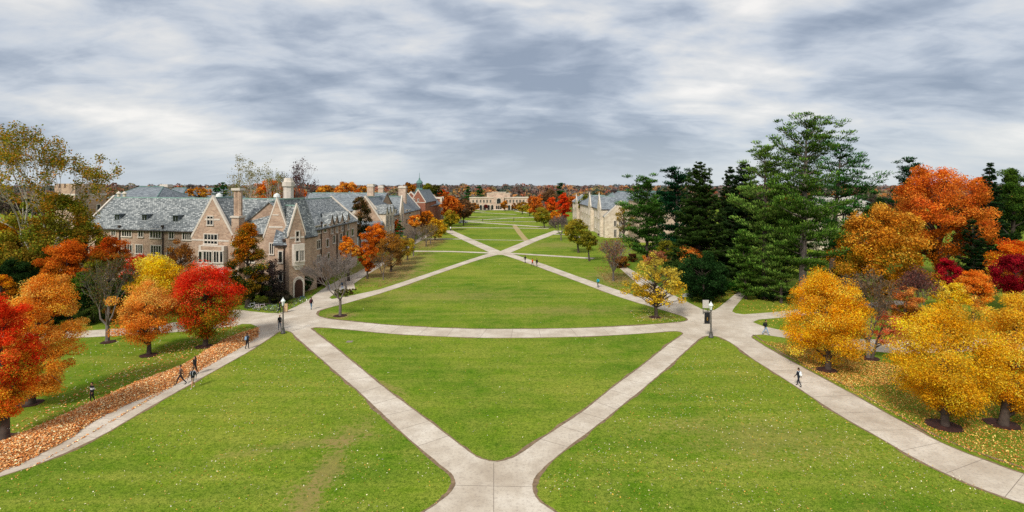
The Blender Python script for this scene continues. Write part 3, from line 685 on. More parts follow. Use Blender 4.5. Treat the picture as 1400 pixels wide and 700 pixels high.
# ---- second hall further up the mall
h2 = thing('residence_hall', 'second tan brick hall up the mall, large parapet gable, slate roof and square chimneys', 'building', (-42, 175, 0))
B0 = (-35.4, 150); B1 = (-34.6, 206); FBm = Fr(B0, B1)
body(h2, FBm, 9.0, 9.2, 14.4, M_BRICK); roofg(h2, FBm, 9.0, 9.2, 14.4, M_SLATE2, cop=(True, True))
FX = Fr((-66, 166), (-39, 160)); body(h2, FX, 11, 10.5, 15.4, M_BRICK); roofg(h2, FX, 11, 10.5, 15.4, M_SLATE2, cop=(True, False))
FG = Fr((-44.6, 149), (-35.2, 149)); gable_wing(h2, FG, 8, 7.6, 14.6, M_BRICK, M_SLATE2); window(h2, FG, 494, 282, 499, 289, 3); window(h2, FG, 489, 299, 496, 308, 3)
mb = MB(); FG2 = Fr((-42, 147.2), (-35.0, 147.2)); mb.prism(FG2, [(0, 0), (0, 7), (-1.7, 8.2), (-1.7, 0)], 0, FG2.L); mb.build('porch', M_SLATE2, h2, uv=True)
for px in (524, 528.5, 533): 
    u, z = FBm.hit(px, 295); w = 1.3
    mb = MB(); mb.upr(FBm, [(u-w, 0), (u+w, 0), (u+w, 10.2), (u, 12), (u-w, 10.2)], -1.5, 1.0); d = mb.build('gablet', M_LIME, h2, uv=True)
    window(h2, FBm, 0, 0, 0, 0, 2, 1.0, uz=(u-.7, u+.7, 6.6, 9.4)); window(h2, FBm, 0, 0, 0, 0, 2, 1.0, uz=(u-.7, u+.7, 2.6, 5.2))
    mb = MB(); mb.upr(FBm, [(u-w-.25, 10.1), (u, 12.15), (u+w+.25, 10.1), (u+w+.25, 10.35), (u, 12.45), (u-w-.25, 10.35)], -4, 1.15); mb.build('gablet_roof', M_SLATE, d, uv=True)
for (a, b_) in ((536, 538.5), (540, 542), (549.5, 551.5), (555, 557), (559, 561)):
    window(h2, FBm, a, 287, b_, 293, 1); window(h2, FBm, a, 299, b_, 306, 1)
u, z = FBm.hit(547, 280); GX = Fr(FBm.p(u-2.4, .7, 0), FBm.p(u+2.4, .7, 0)); gable_wing(h2, GX, 5, 9.5, 14.2, M_LIME, M_SLATE2)
window(h2, GX, 0, 0, 0, 0, 2, uz=(1.7, 3.1, 6.5, 9)); window(h2, GX, 0, 0, 0, 0, 2, uz=(1.7, 3.1, 2.5, 5))
for (px, yt, Y, w) in ((507, 251.5, 160, 1.6), (521, 253.5, 178, 1.4), (550.5, 254, 190, 2.2)):
    chimney(h2, ((px-CX)/F*Y, Y), 11, ZZ(yt, Y), w*.55, M_TAN)

# ---- red brick hall with the copper cupola
h3 = thing('brick_hall', 'red brick hall with green copper cupola, steep slate roof and flat-topped end tower', 'building', (-37, 235, 0))
R0 = Fr((-38.6, 209), (-33.0, 209)); gable_wing(h3, R0, 30, 11.4, 15.9, M_RED, M_SLATE2)
window(h3, R0, 565.5, 272, 567, 275, 1); window(h3, R0, 571, 272, 572.5, 275, 1); window(h3, R0, 566.5, 281, 571, 288, 3)
band(h3, R0, 0, R0.L, 11.2)
RC = Fr((-33.6, 212), (-32.6, 252)); body(h3, RC, 11, 9.6, 15.0, M_RED); roofg(h3, RC, 11, 9.6, 15.0, M_SLATE2)
for px in (580, 584, 588): window(h3, RC, px, 281, px+1.6, 287, 1)
c = Wp(573.5, 262, 222); mb = MB(); mb.box((c.x-1.35, c.y-1.35, 12.5), (c.x+1.35, c.y+1.35, 16.4)); cu = mb.build('cupola', M_COPPER, h3)
mb = MB(); mb.lathe((c.x, c.y, 16.4), [(1.5, 0), (1.2, .25), (1.15, 2.2), (1.4, 2.35), (1.25, 2.9), (.7, 3.5), (.35, 3.8), (.3, 4.3), (.1, 4.6), (.05, 6.6)], 8); mb.build('lantern', M_COPPER, cu)
mb = MB()
for k in range(8):
    t = k*math.pi/4+math.pi/8; mb.box((c.x+1.12*math.cos(t)-.2, c.y+1.12*math.sin(t)-.2, 17.0), (c.x+1.12*math.cos(t)+.2, c.y+1.12*math.sin(t)+.2, 18.3))
mb.build('louvre', M_PIPE, cu)
mb = MB(); TX0, TX1 = -36.6, -32.4; mb.box((TX0, 250.5, 0), (TX1, 257, 12.2)); tw3 = mb.build('tower', M_RED, h3, uv=True)
mb = MB()
for x in (TX0, TX1): 
    for y in (250.5, 257): mb.box((x-.45, y-.45, 0), (x+.45, y+.45, 12.6))
mb.box((TX0+.46, 250.2, 11.7), (TX1-.46, 257.3, 12.4)); mb.build('quoin', M_LIME, tw3)
TF = Fr((TX0, 250.5), (TX1, 250.5)); window(h3, TF, 0, 0, 0, 0, 2, uz=(1.6, 2.7, 5.5, 9.5))
TF = Fr((TX1, 250.5), (TX1, 257)); window(h3, TF, 0, 0, 0, 0, 2, uz=(2, 4.4, 4, 10.5))

# ---- slate roofs beyond the left hall
def far_hall(px0, px1, Y, yr, ye, Dp, label, mat=M_SLATE2, inset=None, wm=None, Yb=None):
    x0, x1 = (px0-CX)/F*Y, (px1-CX)/F*Y
    t = thing('background_hall', label, 'building', ((x0+x1)/2, Y, 0)); fr = Fr((x0, Y), (x1, Y if Yb is None else Yb))
    hipped(t, fr, Dp, ZZ(ye, Y), ZZ(yr, Y+Dp/2), mat, inset, True, wm or M_TAN); return t, fr
t, fr = far_hall(148, 213, 150, 255.5, 271, 16, 'grey slate hipped roof behind the left hall, just right of its square tower', inset=3)
for px in (155, 163): 
    c = Wp(px, 269, 146); mb = MB(); mb.lathe((c.x, 148, 0), [(.4, 14), (.4, 15.6), (.7, 15.7), (.1, 16.3)], 8); mb.build('roof_vent', M_STONE, t)
t, fr = far_hall(206, 246, 165, 257, 271, 15, 'grey slate roof with square stone chimney behind the left hall', inset=2.5)
chimney(t, ((227-CX)/F*163, 163), 12, ZZ(252, 163), 1.15, M_TAN)
t, fr = far_hall(241, 305, 185, 257.5, 272, 16, 'low grey slate roof with roof vents behind the left hall, left of dark conifers', inset=3)
for px in (258, 263, 274): 
    c = Wp(px, 256, 192); mb = MB(); mb.lathe((c.x, 192, 15), [(.35, 0), (.35, 2.6), (.6, 2.7), (.1, 3.2)], 8); mb.build('roof_vent', M_PIPE, t)
t, fr = far_hall(446, 502, 205, 262, 270, 12, 'slate roof showing between the two tan brick halls')

# ---- monumental hall closing the mall
h4 = thing('college_hall', 'pink-tan stone hall closing the far end of the mall, arched portal and stepped attic', 'building', (-9, 397, 0))
Y4 = 397.0; X = lambda px: (px-CX)/F*Y4; ZT = ZZ(270.8, Y4); HF = Fr((X(642), Y4), (X(722), Y4))
mb = MB(); mb.fbox(HF, 0, HF.L, -16, 0, -.1, ZT); mb.build('wall', M_TAN, h4, uv=True)
mb = MB(); mb.fbox(HF, -.3, HF.L+.3, -16.3, .35, ZT, ZT+.55); mb.build('cornice', M_LIME, h4)
u = lambda px: X(px)-X(642)
mb = MB(); mb.fbox(HF, u(665.5), u(697.5), -14, -1, ZT+.56, ZZ(264.6, Y4)); mb.fbox(HF, u(672), u(691.5), -13, -.5, ZT+.57, ZZ(263.2, Y4)); mb.build('attic', M_TAN, h4, uv=True)
mb = MB(); mb.fbox(HF, u(671.8), u(691.7), -13.2, -.3, ZZ(263.2, Y4), ZZ(262.6, Y4)); mb.fbox(HF, u(665.2), u(671.7), -14, -.9, ZZ(264.6, Y4), ZZ(264.0, Y4)); mb.fbox(HF, u(691.8), u(697.8), -14, -.9, ZZ(264.6, Y4), ZZ(264.0, Y4)); mb.build('cornice', M_LIME, h4)
for px in (647, 652, 657, 661.5, 666, 670.5, 693, 697.5, 702, 706.5, 711, 716):
    window(h4, HF, 0, 0, 0, 0, 2, uz=(u(px)-.55, u(px)+.55, ZZ(277, Y4), ZZ(273, Y4)), mat=M_LIME)
def arch(parent, fr, c, w, z0, z1, off, nm, mat, dep=.1):
    n = 10; zs = z1-w; pts = [(c-w, z0), (c+w, z0), (c+w, zs)] + [(c+w*math.cos(math.pi*k/n), zs+w*math.sin(math.pi*k/n)) for k in range(1, n)] + [(c-w, zs)]
    m_ = MB(); m_.upr(fr, pts, off, off+dep); return m_.build(nm, mat, parent)
for px in (657.5, 662.5, 668, 673, 696, 700.5, 705.5, 710.5):
    f = arch(h4, HF, u(px), 1.15, .1, 4.1, .0, 'arch_surround', M_LIME, .6); arch(h4, HF, u(px), .85, .1, 3.6, .61, 'arch_opening', M_GLASS, .03)
PF = Fr((X(675), Y4-1.6), (X(689), Y4-1.6)); mb = MB(); mb.fbox(PF, 0, PF.L, -3, 0, -.1, ZZ(269.3, Y4)); mb.build('portal', M_TAN, h4, uv=True)
arch(h4, PF, PF.L/2, 1.9, ZZ(278.5, Y4), ZZ(270.3, Y4), 0, 'arch_surround', M_LIME, .3); arch(h4, PF, PF.L/2, 1.45, ZZ(278.2, Y4), ZZ(271, Y4), .31, 'arch_opening', M_GLASS, .03)
for s in (-1.5, 0, 1.5): arch(h4, PF, PF.L/2+s, .6, .6, 3.3, .0, 'door', M_GLASS, .05)
mb = MB(); mb.fbox(PF, -1, PF.L+1, 0, 2.5, 0, .25); mb.fbox(PF, 0, PF.L, 0, 1.6, .25, .5); mb.build('step', M_STONE, h4)

# ---- right-hand hall
h5 = thing('stone_hall', 'pale limestone hall right of the mall with narrow gables and hipped slate roof', 'building', (38, 210, 0))
S1 = Fr((31.6, 187), (42.6, 187)); gable_wing(h5, S1, 12, 7.1, 12.2, M_LIME, M_SLATE2)
for (x0, y0, x1, y1, n) in ((839.5,302,842.5,309,2),(846.5,302,849.5,309,2),(839.5,314,842.5,324,2),(846.5,314,849.5,324,2),(853,302,856,309,2)): window(h5, S1, x0, y0, x1, y1, n)
FH = Fr((33, 198), (60, 198)); hipped(h5, FH, 16, 9.8, 15.6, M_SLATE2, 5, True, M_LIME)
c = (38.3, 206); mb = MB(); mb.lathe((c[0], c[1], 15), [(1.1, 0), (1.1, .9), (1.5, 1.0), (.1, 1.9), (.05, 2.9)], 4); mb.build('roof_vent', M_PIPE, h5)
SW = Fr((31.8, 288), (31.8, 199)); body(h5, SW, 10, 9.4, 12.6, M_LIME); roofg(h5, SW, 10, 9.4, 12.6, M_SLATE2)
for Yc, w, zt in ((193.5, 6.4, 13.9), (217, 6.4, 13.8), (262, 5, 12.4)):
    gf = Fr((30.6, Yc+w/2), (30.6, Yc-w/2)); gable_wing(h5, gf, 6, 9.6, zt, M_LIME, M_SLATE2)
    for z in (2.2, 6.2): window(h5, gf, 0, 0, 0, 0, 2, uz=(w/2-.9, w/2+.9, z, z+2.4))
    mb = MB(); mb.tube([gf.p(w/2, -.15, zt+.3), gf.p(w/2, -.15, zt+1.6)], [.35, .05], 4); mb.build('finial', M_STONE, h5)
for Yc in (204, 209, 228, 233, 239, 246, 252, 270, 276, 282):
    for z in (1.8, 6.0): window(h5, SW, 0, 0, 0, 0, 2, uz=(288-Yc-.8, 288-Yc+.8, z, z+2.2))
far_hall(872, 938, 172, 262, 275, 14, 'grey slate roof between the layered pine and the dark spruces', M_SLATE2)
t, fr = far_hall(1120, 1200, 150, 268, 283, 14, 'low pale building glimpsed through the tall white pines', plain('pale_roof', hexc('#a9a49c'), .8, .1, 1), 2, M_LIME)
for px in (1128, 1140, 1152, 1164, 1178, 1190): window(t, fr, px, 292, px+5, 304, 2)
# ------------------------------------------------------------------ trees (pixel boxes of the photograph turned into places on the ground)
ORA = pal('#ffb03c', '#fb9c30', '#ffc460', '#f58c26', '#ffb450'); RED = pal('#ee3a1c', '#f8502c', '#de2a18', '#fa6a3c')
YEL = pal('#ffcc1c', '#ffd838', '#f8b416', '#fbe05a'); GOL = pal('#fbb01e', '#ffc028', '#f29e18', '#ffd04c')
OLV = pal('#8d8a24', '#7a7a20', '#a3952c', '#5e6a1a'); BRO = pal('#b5701e', '#8f5a1c', '#c98425', '#6f4a1a'); RUST = pal('#c9611a', '#dd7420', '#b4521a', '#e58a2c')
CRI = pal('#a01824', '#c02030', '#7c1420'); DKG = pal('#22381a', '#2c4620', '#1a2c14', '#3a5226'); PUR = pal('#7d4a44', '#6a4a44', '#8f5a4c', '#54403a')
YOL = pal('#c8a832', '#b09c34', '#d8b438', '#94922e'); SAL = pal('#f08050', '#e86a40', '#f59a68')
mulches = []
def mulch(px, py, w=1.0): 
    b = G(px, py); mb = MB(); n = 26
    ring = [(b.x + .72*w*(1+.18*random.random())*math.cos(2*math.pi*k/n), b.y + .72*w*(1+.18*random.random())*math.sin(2*math.pi*k/n), .042) for k in range(n)]
    mb.add(ring + [(b.x, b.y, .14)], [(k, (k+1) % n, n) for k in range(n)]); o = mb.build('mulch_bed', M_MULCH); o['kind'] = 'stuff'
# left foreground
leafy(2, 404, 588, 50, 4, 603, pal('#f2481e', '#fa5c2c', '#e83a1a', '#fb7a34'), pal('#f26a22', '#f2a830', '#f67e2a', '#c4aa34'), 'red and rust maple at the left edge, nearest of all the trees', K=150, shape=.08, nb=20)
leafy(56, 366, 545, 54, 40, 553, ORA, ORA, 'tall bright orange maple behind the red one at the left edge', K=150, shape=.22)
leafy(202, 385, 470, 42, 202, 485, pal('#ffb452','#fca040','#ffc264'), pal('#fb9634','#f88a2c','#ffac48'), 'orange maple with layered boughs and a mulch ring between grey tree and red-topped maple', K=90, shape=.1, rc=.26, nb=40, cov=6)
leafy(216, 347, 420, 38, 214, 456, YEL, YEL, 'round golden yellow maple behind the orange maple, in front of the left hall', K=90)
leafy(281, 357, 462, 48, 279.5, 473, RED, pal('#8f8f2a', '#7a8a26', '#c98a24', '#d8481c', '#a39a2c'), 'maple with scarlet top and olive green skirt beside the leaf heap', K=140, shape=.06)
for q in ((4, 601, 1.3), (40, 552, 1.2), (203, 486, 1.1), (279, 474, 1.2), (148, 468, 1.0), (465, 432, 1.2), (896, 434, 1.1), (1130, 506, 1.2), (1188, 490, 1.2), (1290, 582, 1.5), (1370, 580, 1.4)): mulch(*q)
bare(147, 350, 460, 36, 147, 467, 'thin grey-brown tree with fine twigs left of the orange maple', pal('#6b6a3a', '#7a5a34', '#55602c'), 2600, seed=5, ls=.17)
# sycamore and company behind
def sycamore(cx, y0, y1, hw, bx, by, label, nl, pl, seed, group=None, ls=None, lvl=6):
    return bare(cx, y0, y1, hw, bx, by, label, pl, nl, group, 'sycamore_tree', lvl, M_BARKP, seed, trunk=.26, ls=ls)
SYC = pal('#8a7a24', '#6f7420', '#a3862a', '#b57a22', '#4f5a1c')
sycamore(58, 176, 360, 92, 52, 424, 'tall pale-trunked sycamore with thinning olive leaves rising above the left tower', 13000, pal('#9a8a2c', '#7f8428', '#b39632', '#c4882a', '#5c661f'), 21, ls=.30)
leafy(62, 258, 375, 66, 56, 424.5, pal('#a8982c', '#8f9230', '#b8862a', '#7a8428'), pal('#8f8a2c', '#9a7a2a', '#6f7826'), 'dense olive lower growth around the pale sycamore trunk', name='young_tree', K=110, cov=7, rc=.22, ls=.28, nb=10)
leafy(118, 300, 380, 34, 118, 425, SYC, OLV, 'olive tree covering the foot of the square tower', name='broadleaf_tree', K=80, cov=7, ls=.25)
leafy(92, 322, 420, 36, 95, 436, RUST, BRO, 'brownish orange tree between sycamore trunk and bare grey tree', name='oak_tree', K=80)
leafy(8, 300, 400, 36, 8, 425, pal('#f0a01c', '#d98a1c', '#a88a22'), OLV, 'orange and olive tree at the left edge under the sycamore', K=80, name='oak_tree')
leafy(20, 350, 430, 34, 20, 440, DKG, DKG, 'dark green tree in the shade below the sycamore', K=60, name='holly_tree')
leafy(116, 370, 432, 22, 112, 440, pal('#5a7a24','#46661e'), DKG, 'small green tree behind the bare grey tree', K=50, name='young_tree')
leafy(150, 322, 378, 28, 150, 430, pal('#d2561c', '#c0681c', '#a8541a'), BRO, 'rusty orange tree against the left hall facade', K=70, name='oak_tree')
leafy(190, 346, 400, 24, 190, 430, pal('#d83a18', '#c83016', '#e2541e'), pal('#b83a18', '#9a4a1a'), 'low red tree under the second-row windows of the left hall', K=60)
leafy(246, 326, 400, 24, 246, 428, pal('#8a5a2a', '#7a4a24', '#a06a2c'), BRO, 'thin brown tree against the facade left of the tall gable', K=50, cov=3.5, name='hornbeam_tree', nb=40)
leafy(2, 372, 420, 22, -4, 452, pal('#e8a01c','#d4781c'), BRO, 'small amber tree cut by the left edge of the picture', K=50, name='oak_tree')
leafy(338, 300, 418, 24, 338, 420, pal('#c97a1c', '#8a7a22', '#b5651a', '#5a6a20', '#d98a22'), pal('#3a4a1c', '#2c3c18', '#8a6a20'), 'narrow upright orange and dark green tree between chimney and corner gable', name='columnar_tree', K=110, shape=.34, rc=.3, jit=.4)
leafy(370, 352, 406, 22, 368, 414, pal('#5a4a48', '#6a5450', '#4a4440'), pal('#3a3a34', '#4a4040'), 'small smoky purple tree on the lawn before the corner gable', name='crabapple_tree', K=60, cov=4, nb=50, bark=M_BARKG)
bare(465, 346, 408, 52, 465, 432, 'leafless spreading tree on the tip of the lawn left of centre', None, 0, seed=9, lvl=7, trunk=.28)
for (px, y0, by, hw, c, lb) in ((30, 385, 446, 24, DKG, 'dark green holly filling the shade left of the pale sycamore trunk'), (78, 372, 438, 24, BRO, 'brown oak in the shade right of the pale sycamore trunk'),
    (135, 345, 434, 24, OLV, 'olive tree behind the thin grey-brown tree'), (168, 372, 438, 22, DKG, 'dark green holly behind the orange maple'), (-12, 330, 430, 34, OLV, 'olive tree cut by the left edge behind the sycamore'),
    (226, 392, 430, 26, DKG, 'dark green holly at the foot of the facade behind the golden tree'), (296, 385, 420, 22, DKG, 'dark green holly under the bay of the tall gable')):
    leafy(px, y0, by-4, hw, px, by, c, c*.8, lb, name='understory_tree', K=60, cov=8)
# shrubs at the foot of the hall
for i, (px, py, w, h, c, lb) in enumerate(((345, 412, 50, 26, DKG, 'dark clipped shrub under the columnar tree'), (396, 404, 34, 22, DKG, 'dark round shrub under the corner gable'),
    (412, 400, 34, 24, pal('#2c4a20','#35552a','#1f3818'), 'evergreen shrub beside the arched door'), (419, 386, 18, 20, DKG, 'small conical evergreen left of the arched door wall'),
    (430, 378, 26, 22, DKG, 'dark evergreen shrub under the ground-floor windows of the mall wing'), (448, 372, 22, 18, pal('#4a2028','#5a2a30','#38402a'), 'plum-coloured shrub against the mall wing'),
    (450, 353, 14, 18, CRI, 'small dark red shrub against the mall wing'), (300, 418, 40, 22, DKG, 'dark shrub right of the gable bay'), (385, 414, 30, 16, pal('#4a4a3a','#3a4430','#5a5040'), 'low grey-green shrub below the corner gable'),
    (470, 403, 32, 9, pal('#6a6a2a','#7a6a34','#55602a'), 'low olive ground shrub behind the leafless tree'), (436, 392, 20, 14, pal('#5a3a34','#6a4a3a'), 'brown shrub at the start of the side walk'))):
    shrub(px, py, w, h, c, lb)
# tree row beside the walk
ROW = 'trees lining the walk on the left of the mall'
def row(*a, **k): return leafy(*a, group=ROW, **k)
row(477, 320, 358, 13, 477, 384, pal('#f28a1c', '#ee7c1a', '#f79a2c'), ORA, 'small vivid orange tree close to the windows of the left hall wing', K=50)
row(502, 332, 371, 14, 501.4, 381, pal('#d9721c', '#c9641a', '#e58424'), RUST, 'upright orange tree, first in the row along the side walk', K=60, shape=-.1)
bare(519, 345, 376, 15, 524, 382.5, 'thin brown tree second in the row along the side walk', pal('#8a6a3a', '#9a7034', '#6f5a34'), 1300, ROW, 'young_tree', 5, seed=31)
row(533, 318, 366, 18, 534, 371.5, pal('#a8742c', '#96682e', '#b8802c'), pal('#8a6434', '#7a5c34'), 'broad brown tree in the row, right of the thin brown one', K=70, cov=4.5, nb=40)
row(546, 322, 354, 14, 546.4, 362.5, pal('#b07c28', '#9a7a2c', '#c48a2a'), pal('#8f7a30', '#7a6a30'), 'olive-brown tree in the row with dark forked trunk', K=60, cov=5)
row(556, 320, 350, 11, 556.4, 356, YOL, YOL, 'yellowish slim tree in the row where the cross walk meets', K=50, cov=5)
bare(565.5, 311, 344, 12, 565.3, 350.5, 'grey leafless tree beside the left cross walk', pal('#7a6c5c'), 300, ROW, 'bare_tree', 5, seed=33)
row(513, 305, 345, 16, 513, 352, pal('#e8801c', '#dd741c', '#f0922a'), RUST, 'large orange tree close behind the row, before the parapet gable', K=70)
row(540, 300, 328, 8, 540, 336, pal('#e2781c', '#d56a1a'), RUST, 'small orange tree in front of the pale bay of the second hall', K=40)
row(567, 292, 312, 8.5, 567, 331, pal('#f08a1e', '#ec7c1a', '#f59a30'), ORA, 'bright orange tree before the red brick gable', K=50)
row(583, 287, 309, 9, 583, 320, pal('#e0861e', '#cf761c', '#f0982c'), BRO, 'orange tree below the cupola hall', K=50)
bare(578, 308, 333, 10, 582.6, 337, 'grey-brown tree left of a pair by the second cross walk', pal('#8a7650'), 500, ROW, 'young_tree', 5, seed=35)
bare(588, 306, 328, 9, 588.5, 333.5, 'sparse brown tree just right of its grey-brown neighbour in the row', pal('#9a7c40', '#857040'), 700, ROW, 'young_tree', 5, seed=36)
row(597, 297, 325, 11, 594, 328.5, pal('#d9a422', '#c99a24', '#e8b52c'), YOL, 'yellow tree in the row at the second cross walk', K=60)
row(605, 303, 319, 7, 605.4, 320.5, YOL, YOL, 'small olive-yellow tree behind the yellow one', K=40)
row(617, 286, 309, 11, 616, 315, pal('#b59a2a', '#a38c28', '#caa42c'), OLV, 'round olive-yellow tree beside the left arm of the diagonal walks', K=60)
leafy(626, 284, 300, 6, 627, 305, pal('#e8821e', '#d9741c'), RUST, 'small orange tree behind the round olive-yellow one', K=40)
# around the head of the mall
leafy(605, 259.5, 275, 9, 605, 292, pal('#d9541c', '#c84a1a', '#e4662a'), RUST, 'orange-red tree above the flat-topped brick tower', K=50)
leafy(619, 271, 287, 7, 619, 297, pal('#e0201c', '#d21a1c', '#ee3428'), RED, 'brilliant red round tree right of the brick tower', K=50, group=None)
conifer(608, 268, 290, 6, 608, 294, 'dark evergreen between the brick tower and the brilliant red tree', 'spruce', seed=41)
leafy(638, 277, 295, 8.5, 639, 298, pal('#d9641c', '#c8581a', '#e2782a'), RUST, 'orange tree at the left corner of the far hall', K=50)
bare(630, 280, 300, 8, 630, 302, 'grey bare tree between the red and the orange tree at the head of the mall', pal('#7a6a60'), 200, None, 'bare_tree', 4, seed=42)
leafy(648, 277, 288, 7, 648, 291, BRO, BRO, 'brown tree touching the left wing of the far hall', K=40)
conifer(640, 254, 272, 5.5, 640, 286, 'left one of two dark conifers behind the far hall', 'spruce', seed=43)
conifer(655.5, 253, 272, 7, 655.5, 286, 'right and broader one of two dark conifers behind the far hall', 'spruce', seed=44)
leafy(690, 274, 286, 5.5, 690, 288.5, pal('#d9922a', '#c9822a'), BRO, 'golden tree right of the portal of the far hall', K=40)
leafy(664, 278.5, 286, 2.8, 664, 288, pal('#7a2a24'), pal('#6a2a24'), 'small dark red tree before the left arches of the far hall', K=20)
leafy(703, 277, 286, 4, 703, 288, pal('#a8682a', '#96602a'), BRO, 'small brown tree before the right arches of the far hall', K=25)
leafy(714, 274, 290, 7.5, 714, 293, pal('#b57e2c', '#a0742a'), YOL, 'tawny tree at the right corner of the far hall', K=50)
leafy(724, 277, 292, 7, 724, 295.5, YOL, YOL, 'yellow-olive tree right of the tawny one', K=50)
bare(739, 274, 292, 10, 739, 299, 'grey-brown bare tree at the right head of the mall', pal('#7a6a60', '#857060'), 500, None, 'bare_tree', 5, seed=45)
leafy(742, 283, 306, 11, 744, 311.5, pal('#a8922c', '#968a2c', '#b89a2c'), OLV, 'olive-yellow tree with dark trunk on the right edge of the mall', K=60)
leafy(754, 269, 292, 7.5, 754, 305, pal('#e2541c', '#d24a1a', '#ee6a2a'), RUST, 'left one of a pair of tall red-orange trees before the stone hall', K=60)
leafy(770, 264.5, 298, 9.5, 770, 306, pal('#e84a1c', '#d6401a', '#f06028'), pal('#b8341a', '#d2501c'), 'right and taller one of a pair of red-orange trees beside the stone hall', K=70)
leafy(759, 289, 304, 8, 759, 311, pal('#e8921e', '#d9821c'), ORA, 'low orange tree beneath the red-orange pair', K=50)
bare(764, 294, 322, 13, 767, 328.5, 'purplish grey leafless tree at the end of the right diagonal walk', pal('#7a6460', '#6f5c58'), 900, None, 'bare_tree', 6, seed=46)
leafy(740, 266, 276, 5, 740, 290, pal('#d9641c', '#c8601c'), RUST, 'small rust tree behind the bare tree at the right head of the mall', K=30)
conifer(765.5, 250.5, 270, 4.5, 765.5, 283, 'slender green pine above the red-orange pair', 'pine', seed=47)
# right of the mall
leafy(788, 298, 337, 15.5, 790.3, 345.5, pal('#9a8a2c', '#86802a', '#a8922e'), OLV, 'olive-brown tree on the lawn before the stone hall', K=80)
leafy(805, 315, 343, 11, 805.3, 357, pal('#8f842c', '#7c7a2a'), OLV, 'smaller olive tree at the end of the right cross walk', K=60)
bare(838, 326, 368, 21, 838.5, 384, 'russet-brown bare tree on the leaf-strewn lawn before the stone hall', pal('#9a6a4c', '#a8704a', '#80604c'), 1800, None, 'bare_tree', 6, seed=48)
leafy(853, 278, 318, 12, 853, 330, pal('#a88a3a', '#96803a', '#b8923a'), pal('#8a7a3a'), 'thin tawny tree hugging the front gable of the stone hall', K=50, cov=2.4, nb=40, name='birch_tree')
leafy(896, 348, 418, 44, 896, 433.5, pal('#d4bc4a', '#e0c650', '#c0a844', '#b0a044'), pal('#d9b02c', '#e6bd34', '#c09a2c'), 'airy yellow tree on the right tip of the central lawn', K=75, cov=2.7, rc=.18, nb=75, ls=.22)
leafy(945, 333, 372, 17, 946, 395, pal('#f2963c', '#ee8630', '#f7a650'), ORA, 'small loose orange tree behind the airy yellow one', K=50, cov=4.5)
leafy(912, 328, 352, 13, 912, 378, pal('#7a7a26', '#8a842a'), OLV, 'round olive tree between layered pine and small orange tree', K=50, cov=9)
leafy(896, 341, 366, 22, 898, 380, pal('#b8845a', '#a87054', '#c49a5a', '#9a4a40'), BRO, 'low pinkish brown ornamental tree left of the dark yew', K=60, cov=4.5, name='crabapple_tree')
for (px, py, w, h, c, lb) in ((822, 323, 9, 7, pal('#3a1c22', '#4a2028'), 'dark plum ball shrub at the foot of the stone hall'), (864, 358, 12, 12, pal('#6a4020', '#7a4a28', '#3c2c1c'), 'dark brown shrub by the path below the stone hall'),
    (850, 366, 26, 16, pal('#8a5a28', '#9a6a30'), 'tawny shrub right of the russet bare tree'), (985, 402, 60, 22, pal('#3a6a20', '#2f5c1e', '#46742a'), 'bright green shrub along the narrow path under the pines')):
    shrub(px, py, w, h, c, lb)
leafy(960, 345, 412, 36, 962, 412, pal('#2c4a22', '#1f3a1a', '#3a5a2c'), pal('#1c3018', '#24401e'), 'broad dark yew beside the right junction', name='yew_tree', K=130, cov=10, shape=.12, rc=.2, shell=.62, jit=.4)
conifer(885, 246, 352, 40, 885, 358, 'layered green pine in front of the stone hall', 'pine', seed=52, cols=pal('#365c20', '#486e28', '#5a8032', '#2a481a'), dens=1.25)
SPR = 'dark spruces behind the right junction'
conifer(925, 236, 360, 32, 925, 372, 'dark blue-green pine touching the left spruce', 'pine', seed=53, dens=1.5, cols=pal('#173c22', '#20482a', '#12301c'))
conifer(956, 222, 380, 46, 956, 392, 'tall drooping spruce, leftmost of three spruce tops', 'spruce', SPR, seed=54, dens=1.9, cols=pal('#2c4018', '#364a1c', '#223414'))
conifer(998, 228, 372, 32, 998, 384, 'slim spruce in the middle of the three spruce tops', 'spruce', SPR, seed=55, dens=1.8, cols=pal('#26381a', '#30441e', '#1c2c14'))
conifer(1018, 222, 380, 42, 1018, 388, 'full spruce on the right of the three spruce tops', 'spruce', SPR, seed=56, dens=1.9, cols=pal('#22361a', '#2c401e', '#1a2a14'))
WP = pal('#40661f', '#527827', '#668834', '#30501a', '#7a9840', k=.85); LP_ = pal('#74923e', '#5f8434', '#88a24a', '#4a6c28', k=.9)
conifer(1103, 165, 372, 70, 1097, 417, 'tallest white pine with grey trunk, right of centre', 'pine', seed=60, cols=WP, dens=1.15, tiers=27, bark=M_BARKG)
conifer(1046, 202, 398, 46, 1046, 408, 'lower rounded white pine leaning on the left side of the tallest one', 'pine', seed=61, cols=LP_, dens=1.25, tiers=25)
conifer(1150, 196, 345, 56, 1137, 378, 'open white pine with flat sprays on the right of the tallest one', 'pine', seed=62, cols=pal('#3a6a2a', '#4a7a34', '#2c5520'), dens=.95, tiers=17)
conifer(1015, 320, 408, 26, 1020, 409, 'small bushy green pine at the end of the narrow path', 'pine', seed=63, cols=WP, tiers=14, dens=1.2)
conifer(1068, 322, 410, 34, 1068, 414, 'young white pine with bright tips below the tallest pine', 'pine', seed=64, cols=LP_, tiers=14, dens=1.3)
